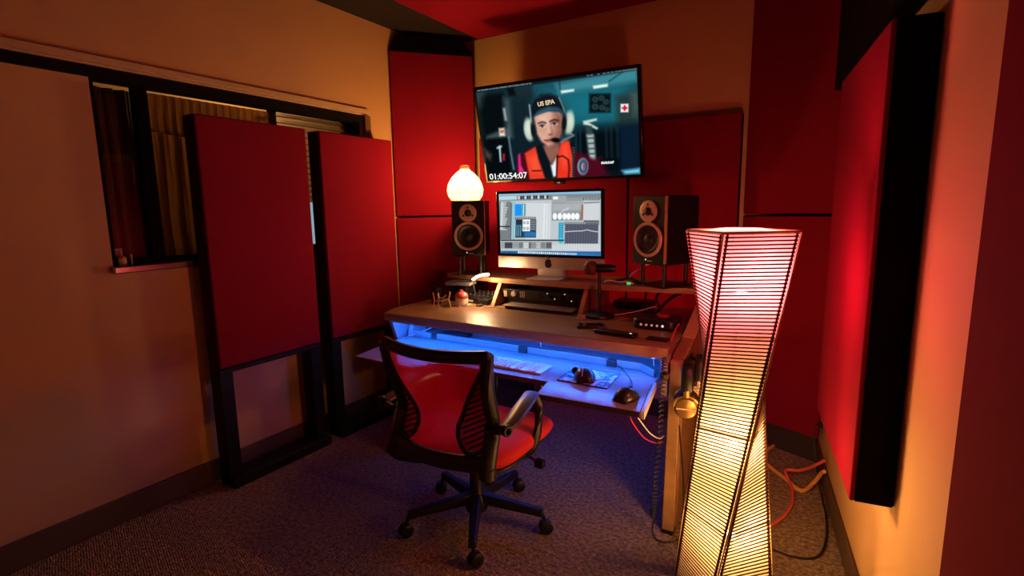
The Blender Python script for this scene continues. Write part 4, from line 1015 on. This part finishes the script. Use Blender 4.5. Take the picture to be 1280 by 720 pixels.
# ------------------------------------------------------------------ headphones on the desk side
def headphones(label, loc, rz, mcup, mpad, s=1.0, tilt=0):
    t = thing('headphones', label, 'headphones', loc, rz, 'headphones hung on the desk side')
    b = MB(); pts = []
    for i in range(17):
        a = PI * i / 16; pts.append((0, .056 * math.cos(a), -.085 + .085 * math.sin(a)))
    b.tube(pts, .011, 10, flat=(1, 1)); 
    for v in b.bm.verts: v.co.x *= 2.0
    b.build('headband', M_['black'], t)
    b = MB(); pts = [(0, 0.048 * math.cos(PI * i / 16), -.088 + .080 * math.sin(PI * i / 16)) for i in range(4, 13)]; b.tube(pts, .009, 10)
    for v in b.bm.verts: v.co.x *= 1.8
    b.build('band_cushion', M_['blackfab'], t)
    for sy in (-1, 1):
        b = MB(); b.tube([(0, sy * .057, -.08), (0, sy * .057, -.105)], .012, 8)
        arc = [(.045 * math.cos(PI * i / 10), sy * .050, -.150 + .045 * math.sin(PI * i / 10)) for i in range(11)]; b.tube(arc, .004, 8); b.build('yoke', M_['gold'] if mcup is M_['gold'] else M_['alu'], t)
        b = MB(); m = face_to((0, sy * .034, -.150), (0, sy, 0)); b.lathe([(.040, 0), (.044, .006), (.043, .016), (.036, .026), (.018, .031), (0, .032)], 32, m); b.build('ear_cup', mcup, t)
        b = MB(); b.lathe([(.025, -.020), (.038, -.020), (.046, -.012), (.046, -.002), (.040, .002)], 32, m); b.build('ear_pad', mpad, t)
        b = MB(); b.box((0, sy * .0655, -.150), (.07, .003, .005)); b.build('cup_band', M_['ring'], t)
    return t
headphones('headphones with lamplight painted gold on black ear cups, hanging on the desk side', (-.432, 1.945, .708), .20, M_['gold'], M_['black'])
headphones('headphones with pale grey ear cups hanging behind the gold-cupped pair', (-.412, 2.080, .708), .15, mat('pale_grey_cup', (.55, .52, .50), .4), M_['white'])
t = thing('headphone_hook', 'short black hook bar screwed to the desk side holding headphones', 'hook', (-.461, 2.07, .698))
b = MB(); b.tube([(.0, -.02, -.012), (.015, -.09, -.012), (.03, -.15, -.012)], .007, 8); b.tube([(.0, .03, -.004), (.06, .0, -.004), (.115, -.05, -.004)], .007, 8); b.build('hook_bars', M_['charcoal'], t)
b = MB(); b.box((.002, .0, -.008), (.006, .13, .03)); b.build('hook_plate', M_['charcoal'], t)
# coiled cord down the leg front
pts = []
path = smooth_path([(-.515, 1.925, .73), (-.518, 1.915, .60), (-.522, 1.912, .40), (-.532, 1.905, .20), (-.535, 1.90, .08)], 40)
nT = len(path)
for i, p in enumerate(path):
    a = i * 2 * PI / 4.0
    pts.append(p + Vector((.0085 * math.cos(a), .0085 * math.sin(a), 0)))
pts += smooth_path([(-.535, 1.90, .05), (-.53, 1.89, .015), (-.50, 1.87, .008), (-.46, 1.885, .008), (-.43, 1.91, .02), (-.425, 1.925, .10), (-.43, 1.93, .25), (-.437, 1.86, .50)], 6)
b = MB(); b.tube(pts, .0032, 6); tag(b.build('coiled_cable', M_['blackcable']), 'black coiled headphone cord hanging in front of the desk leg', 'cable')
t = thing('cord_clamp', 'small dark clamp holding the coiled cord on the desk leg', 'clamp', (-.515, 1.955, .655))
b = MB(); b.box((.0, -.02, 0), (.03, .03, .03)); b.build('clamp_body', M_['charcoal'], t, bevel=.004)
b = MB(); b.cyl((.012, -.045, .004), (.012, -.02, .004), .009, seg=12); b.build('clamp_screw', M_['gold'], t)

# ------------------------------------------------------------------ office chair
CH = thing('office_chair', 'office chair with red seat and red mesh back, rolled up to the desk', 'chair', (-1.125, 1.53, 0), math.radians(1))
# star base, hub offset
hx, hy = -.07, .10
b = MB(); b.lathe([(0, .055), (.045, .06), (.05, .085), (.04, .12), (.028, .14), (.026, .25), (.018, .25), (.018, .40), (0, .40)], 24, Matrix.Translation((hx, hy, 0))); b.build('gas_column', M_['black'], CH)
for kx in range(5):
    a = math.radians(13 + 72 * kx); dx, dy = math.cos(a), math.sin(a)
    b = MB()
    rot = Matrix.Rotation(a, 3, 'Z')
    secs = [(.02, .060, .052, .040), (.12, .060, .046, .036), (.22, .052, .038, .030), (.285, .050, .032, .030)]
    rings = []
    for (r, zc_, w, h) in secs:
        zc2 = .118 - r * .10
        rings.append([b.bm.verts.new(rot @ Vector((r, sx * w / 2, zc2 + sz * h / 2)) + Vector((hx, hy, 0))) for (sx, sz) in ((-1, -1), (1, -1), (.7, 1), (-.7, 1))])
    for A, B in zip(rings, rings[1:]):
        for q in range(4): b.bm.faces.new((A[q], A[(q + 1) % 4], B[(q + 1) % 4], B[q]))
    b.bm.faces.new(rings[0][::-1]); b.bm.faces.new(rings[-1])
    leg = b.build('base_leg', M_['black'], CH, bevel=.004)
    ca = a + (.5, -.7, 1.0, .3, 2.2)[kx]
    cx, cy = hx + dx * .285 + .012 * math.cos(ca), hy + dy * .285 + .012 * math.sin(ca)
    u = Vector((-math.sin(ca), math.cos(ca), 0))
    b = MB()
    for s_ in (-1, 1):
        pc = Vector((cx, cy, .0265)) + u * s_ * .014
        b.lathe([(0, -.007), (.022, -.007), (.0265, -.004), (.0265, .004), (.022, .007), (0, .007)], 20, face_to(pc, u * s_))
    wz = b.build('caster_wheel', M_['black'], leg)
    b = MB(); b.cyl((cx, cy, .045), (hx + dx * .28, hy + dy * .28, .085), .008, seg=10); b.box((cx, cy, .044), (.034, .03, .02), rot=(0, 0, ca)); b.build('caster_fork', M_['charcoal'], leg, bevel=.003)
# seat pan and mechanism
b = MB(); b.box((-.03, .06, .392), (.24, .24, .035)); b.box((hx / 2, .05, .375), (.10, .22, .03)); b.build('mechanism', M_['black'], CH, bevel=.006)
b = MB(); b.tube([(.10, .06, .385), (.20, .06, .375), (.245, .06, .36)], .006, 8); b.box((.25, .06, .357), (.035, .028, .028)); b.build('tilt_lever', M_['black'], CH, bevel=.004)
def cushion(w, d, h, r, n=28, m_=14):
    bb = MB()
    def fn(u, v):
        a = 2 * PI * u
        ca, sa = math.cos(a), math.sin(a)
        k_ = (abs(ca) ** 4.5 + abs(sa) ** 4.5) ** (-1 / 4.5)
        ph = -PI / 2 + PI * v
        rr_ = max(0.0, math.cos(ph)) ** .35
        zz = math.copysign(abs(math.sin(ph)) ** .75, math.sin(ph)) * h / 2
        x, y = k_ * ca * w / 2 * rr_, k_ * sa * d / 2 * rr_
        drop = -.035 * max(0, (y / (d / 2)) - .55) ** 2 * 4.0
        dish = -.012 * math.exp(-((x / .14) ** 2 + (y / .16) ** 2)) if v > .5 else 0
        return (x, y, zz + drop + dish)
    bb.grid(fn, n * 2, m_ * 2, closed_u=True)
    return bb
cushion(.50, .50, .075, .03).build('seat', M_['chairred'], CH, loc=(.0, .02, .455))
b = cushion(.46, .46, .03, .02); b.build('seat_pan', M_['black'], CH, loc=(0, .02, .414))
# back frame: two curved posts, top rail, lower rail
def back_pt(s_, z):
    """point on the back frame edge at height z, s_ = -1 .. 1"""
    tz = (z - .42) / .46
    half = .190 + .024 * (abs(tz - .42) * 1.6) ** 1.6
    y = -.245 + .045 * math.exp(-((tz - .38) / .25) ** 2) - .075 * max(0, tz - .45) - .035 * (s_ ** 2 - 1) * -1 * .6
    return Vector((s_ * half + .012 + .035 * max(0, tz), y, z))
def back_in(s_, z):
    p = back_pt(s_, z); p.y -= .028 * (1 - s_ * s_); return p
for s_ in (-1, 1):
    b = MB(); pts = [back_pt(s_, .43 + .43 * i / 16) for i in range(17)]
    rad = [.022 + .006 * (1 - i / 16) for i in range(17)]
    b.tube(pts, rad, 10, flat=(.95, 1.15)); b.build('back_post', M_['black'], CH)
    b = MB()
    pts = smooth_path([back_pt(s_, .47) + Vector((0, -.008, 0)), Vector((s_ * .205, -.215, .415)), Vector((s_ * .15, -.14, .375)), Vector((s_ * .06 + hx * .6, -.02, .355)), Vector((hx, hy - .03, .35))], 5)
    b.tube(pts, [.027 - .006 * i / (len(pts) - 1) for i in range(len(pts))], 10, flat=(1.0, 1.0)); b.build('back_bracket', M_['black'], CH)
b = MB(); b.tube([back_in(-1 + 2 * i / 16, .855 - .006 * (1 - (i / 8 - 1) ** 2)) for i in range(17)], .019, 10, flat=(.9, 1.1)); b.build('top_rail', M_['black'], CH)
b = MB(); b.tube([back_in(-1 + 2 * i / 16, .475) for i in range(17)], .026, 10, flat=(.7, 1.15)); b.build('lower_rail', M_['black'], CH)
b = MB(); b.grid(lambda u, v: back_in(-.95 + 1.9 * u,   .485 + .365 * v), 25, 25); b.build('back_mesh', M_['mesh'], CH, thick=.002)
# netted side lobes over the mesh
for s_ in (-1, 1):
    outl = [(.93, .80), (.80, .74), (.55, .64), (.44, .585), (.50, .54), (.66, .51), (.90, .515)]
    b = MB(); b.tube([back_in(s_ * q[0], q[1]) + Vector((0, -.006, 0)) for q in smooth_path([(q[0], q[1], 0) for q in outl], 5)], .008, 6); b.build('lobe_border', M_['black'], CH)
    b = MB()
    def lobe(u, v):
        z = .515 + .28 * v
        inner = np.interp(z, [.51, .54, .585, .64, .74, .80], [.66, .50, .44, .55, .80, .93])
        return back_in(s_ * (inner + (.95 - inner) * u), z) + Vector((0, -.003, 0))
    b.grid(lobe, 8, 16); b.build('net_lobe', M_['netdark'], CH)
    b = MB()
    for i in range(15):
        z = .50 + i * .02
        pts = []
        for q in range(9):
            u = q / 8; s0_ = .95 - .55 * u; zz = z + (-.055 * u if s_ > 0 else .055 * u - .05) + .03
            inner = np.interp(zz, [.51, .54, .585, .64, .74, .80], [.66, .50, .44, .55, .80, .93])
            if s0_ >= inner and .515 < zz < .80: pts.append(back_in(s_ * s0_, zz) + Vector((0, -.007, 0)))
        if len(pts) > 1: b.tube(pts, .0032, 5)
    b.build('lobe_ribs', M_['black'], CH)
# armrests
for s_ in (-1, 1):
    ar = D.objects.new('armrest', None); COL.objects.link(ar); ar.parent = CH; ar.empty_display_size = .03
    xr, xf = s_ * .262, s_ * .226
    b = MB(); b.tube([(xr, -.205, .598), (xr, -.16, .604), ((xr + xf) / 2, -.05, .618), (xf, .045, .627), (xf, .075, .620)], [.020, .025, .027, .026, .014], 12, flat=(1.15, .55)); b.build('arm_pad', mat('arm_pad_dark_grey', (.05, .045, .045), .35), ar)
    b = MB(); b.tube(smooth_path([(xf, .062, .612), (xf + s_ * .012, .070, .56), (xf + s_ * .020, .055, .49), (xf + s_ * .012, .02, .435), (xf - s_ * .03, -.01, .41), (xf - s_ * .11, -.01, .40)], 5), .020, 10, flat=(.7, 1.1)); b.build('arm_support', M_['black'], ar)
    b = MB(); b.tube([(xr, -.205, .592), (s_ * .20, -.225, .588)], .013, 10, flat=(1, 1)); b.build('arm_bar', M_['black'], ar)
    b = MB(); b.lathe([(.017, -.012), (.020, -.008), (.020, .008), (.017, .012), (.012, .012), (.012, -.012), (.017, -.012)], 20, face_to((xr + s_ * .010, -.208, .596), (s_, -.4, 0))); b.build('arm_pivot', M_['charcoal'], ar)

# ------------------------------------------------------------------ twisted floor lamp
LP = Vector((-.238, 1.690, 0)); LR = .160; HT = 1.222
lamp = thing('floor_lamp', 'tall twisted floor lamp of glowing paper ribbed with dark sticks', 'lamp', LP)
tA = [math.radians(-7 + 90 * i) for i in range(4)]
def post(i, z, r=LR):
    a0 = tA[i % 4]; a1 = a0 - PI / 2
    p0 = Vector((r * math.cos(a1), r * math.sin(a1), 0)); p1 = Vector((r * math.cos(a0), r * math.sin(a0), 0))
    f = z / HT; p = p0 * (1 - f) + p1 * f; p.z = z; return p
for i in range(4):
    b = MB(); b.grid(lambda u, v, i=i: post(i, .012 + (HT - .018) * v) * 1.0 * (1 - u) + post(i + 1, .012 + (HT - .018) * v) * u, 3, 60); b.build('paper_side', M_['paper'], lamp)
    b = MB(); nst = 108
    for k_ in range(nst):
        z = .018 + k_ * (HT - .03) / (nst - 1)
        a, c2 = post(i, z), post(i + 1, z); n = ((a + c2) / 2); n.z = 0; n.normalize(); d = (c2 - a).normalized()
        b.tube([a * .945 + c2 * .055 + n * .004 - d * .004, a * .055 + c2 * .945 + n * .004 + d * .004], .0026, 5)
    b.build('stick_slats', M_['stick'], lamp)
    b = MB(); b.tube([post(i, z, LR + .004) for z in (0.0, HT)], .0024, 6); b.build('corner_post', M_['lampwood'], lamp)
    b = MB()
    for off in (.055, .945):
        b.tube([(post(i, z) * (1 - off) + post(i + 1, z) * off) * 1.025 + Vector((0, 0, z - z * 1.025)) for z in (.01, HT * .33, HT * .66, HT - .004)], .0034, 5)
        for k_ in range(0, nst):
            z = .018 + k_ * (HT - .03) / (nst - 1); p = (post(i, z) * (1 - off) + post(i + 1, z) * off) * 1.03; p.z = z
            b.box(p, (.009, .009, .006))
    b.build('thread_binding', M_['stick'], lamp)
for z in (.30, .61, .92):
    b = MB(); b.tube([post(i, z, LR - .006) for i in range(4)], .0025, 6, closed=True); b.build('inner_ring', M_['stick'], lamp)
b = MB(); b.tube([post(i, HT, LR) for i in range(4)], .0045, 6, closed=True); b.build('top_frame', M_['lampwood'], lamp)
b = MB(); b.tube([post(i, .006, LR) for i in range(4)], .005, 6, closed=True); b.build('bottom_frame', M_['stick'], lamp)
b = MB(); rn = random.Random(5)
def topfn(u, v):
    p = (post(0, HT) * (1 - u) + post(1, HT) * u) * (1 - v) + (post(3, HT) * (1 - u) + post(2, HT) * u) * v
    p.z = HT + .010 * math.sin(PI * u) * math.sin(PI * v) + .002 * math.sin(u * 13) * math.cos(v * 9); return p
b.grid(topfn, 12, 12); b.build('paper_top', M_['paper'], lamp)
b = MB(); b.cyl((0, 0, .0), (0, 0, 1.02), .006, seg=8); b.box((0, 0, .004), (.12, .12, .008)); b.build('inner_pole', M_['stick'], lamp)
for (z, e, colr, nm, rad) in ((.26, 15.0, (1, .50, .17), 'lower_bulb', .03), (.57, 23.0, (1, .50, .17), 'middle_bulb', .035), (1.06, 27.0, (1, .12, .17), 'upper_bulb', .035)):
    b = MB(); b.lathe([(0, -.02), (.013, -.02), (.013, 0), (.018, .01), (.022, .02), (.016, .03), (0, .034)], 16, Matrix.Translation((.012, 0, z - .05))); b.build('bulb_holder', M_['white'], lamp)
    L_ = D.lights.new(nm, 'POINT'); L_.energy = e; L_.color = colr; L_.shadow_soft_size = rad
    lo = D.objects.new(nm, L_); COL.objects.link(lo); lo.parent = lamp; lo.location = (.012, 0, z + .02)

# ------------------------------------------------------------------ floor cables by the side wall
for (pts, m, lab, r, nm) in (
    ([(-.20, 2.98, .012), (-.235, 2.80, .010), (-.11, 2.62, .010), (-.045, 2.55, .010), (.0, 2.62, .03), (.025, 2.60, .09), (.035, 2.56, .12)], 'orangecable', 'thick orange cable looping on the carpet beside the floor lamp', .009, 'floor_cable'),
    ([(-.20, 2.10, .010), (-.125, 2.22, .008), (-.08, 2.38, .008), (-.085, 2.55, .009), (-.12, 2.68, .026), (-.06, 2.68, .045), (-.005, 2.62, .11), (.030, 2.56, .17)], 'pinkcable', 'pink cable curving over the carpet by the floor lamp', .0075, 'floor_cable'),
    ([(.008, 2.795, .245), (-.012, 2.775, .245), (-.012, 2.75, .18), (.010, 2.66, .06), (.035, 2.52, .010), (.050, 2.40, .008), (.055, 2.22, .007), (.03, 2.08, .007), (-.04, 2.03, .007), (-.14, 2.04, .007)], 'blackcable', 'thin black power cord from the wall plug to the floor lamp', .0035, 'mains_cable')):
    b = MB(); b.tube(smooth_path(pts, 10), r, 8); tag(b.build(nm, M_[m]), lab, 'cable')
t = thing('wall_socket', 'small wall socket with a plug low on the side wall', 'socket', on_right(.635, .0, .215), rz)
b = MB(); b.box((0, .004, .03), (.07, .006, .11)); b.build('socket_plate', mat('brown_socket_plate', (.25, .15, .1), .5), t, bevel=.002)
b = MB(); b.box((0, .016, .03), (.022, .02, .024)); b.build('plug', M_['black'], t, bevel=.003)

# ------------------------------------------------------------------ camera, world, view
cam = D.cameras.new('camera'); co = D.objects.new('camera', cam); COL.objects.link(co)
a = Vector((1045 - 640, 360 - 255, -650)).normalized(); z = -Vector((705 - 640, 360 - 4585, -650)).normalized()
a = (a - z * a.dot(z)).normalized(); x = a.cross(z)
R = Matrix((x, a, z)).to_4x4()
co.matrix_world = Matrix.Translation((0, 0, 1.3)) @ R
cam.sensor_width = 36; cam.lens = 36 * 650 / 1280; cam.clip_start = .02
scene.camera = co
w = D.worlds.new('night'); scene.world = w; w.use_nodes = True
w.node_tree.nodes['Background'].inputs[0].default_value = (.5, .4, .35, 1); w.node_tree.nodes['Background'].inputs[1].default_value = .01
scene.view_settings.view_transform = 'Standard'; scene.view_settings.look = 'None'
scene.view_settings.exposure = 0.0; scene.view_settings.gamma = 1.0; scene.view_settings.use_curve_mapping = False
scene.cycles.max_bounces = 8; scene.cycles.diffuse_bounces = 4; scene.cycles.transparent_max_bounces = 16
scene.cycles.sample_clamp_indirect = 6.0
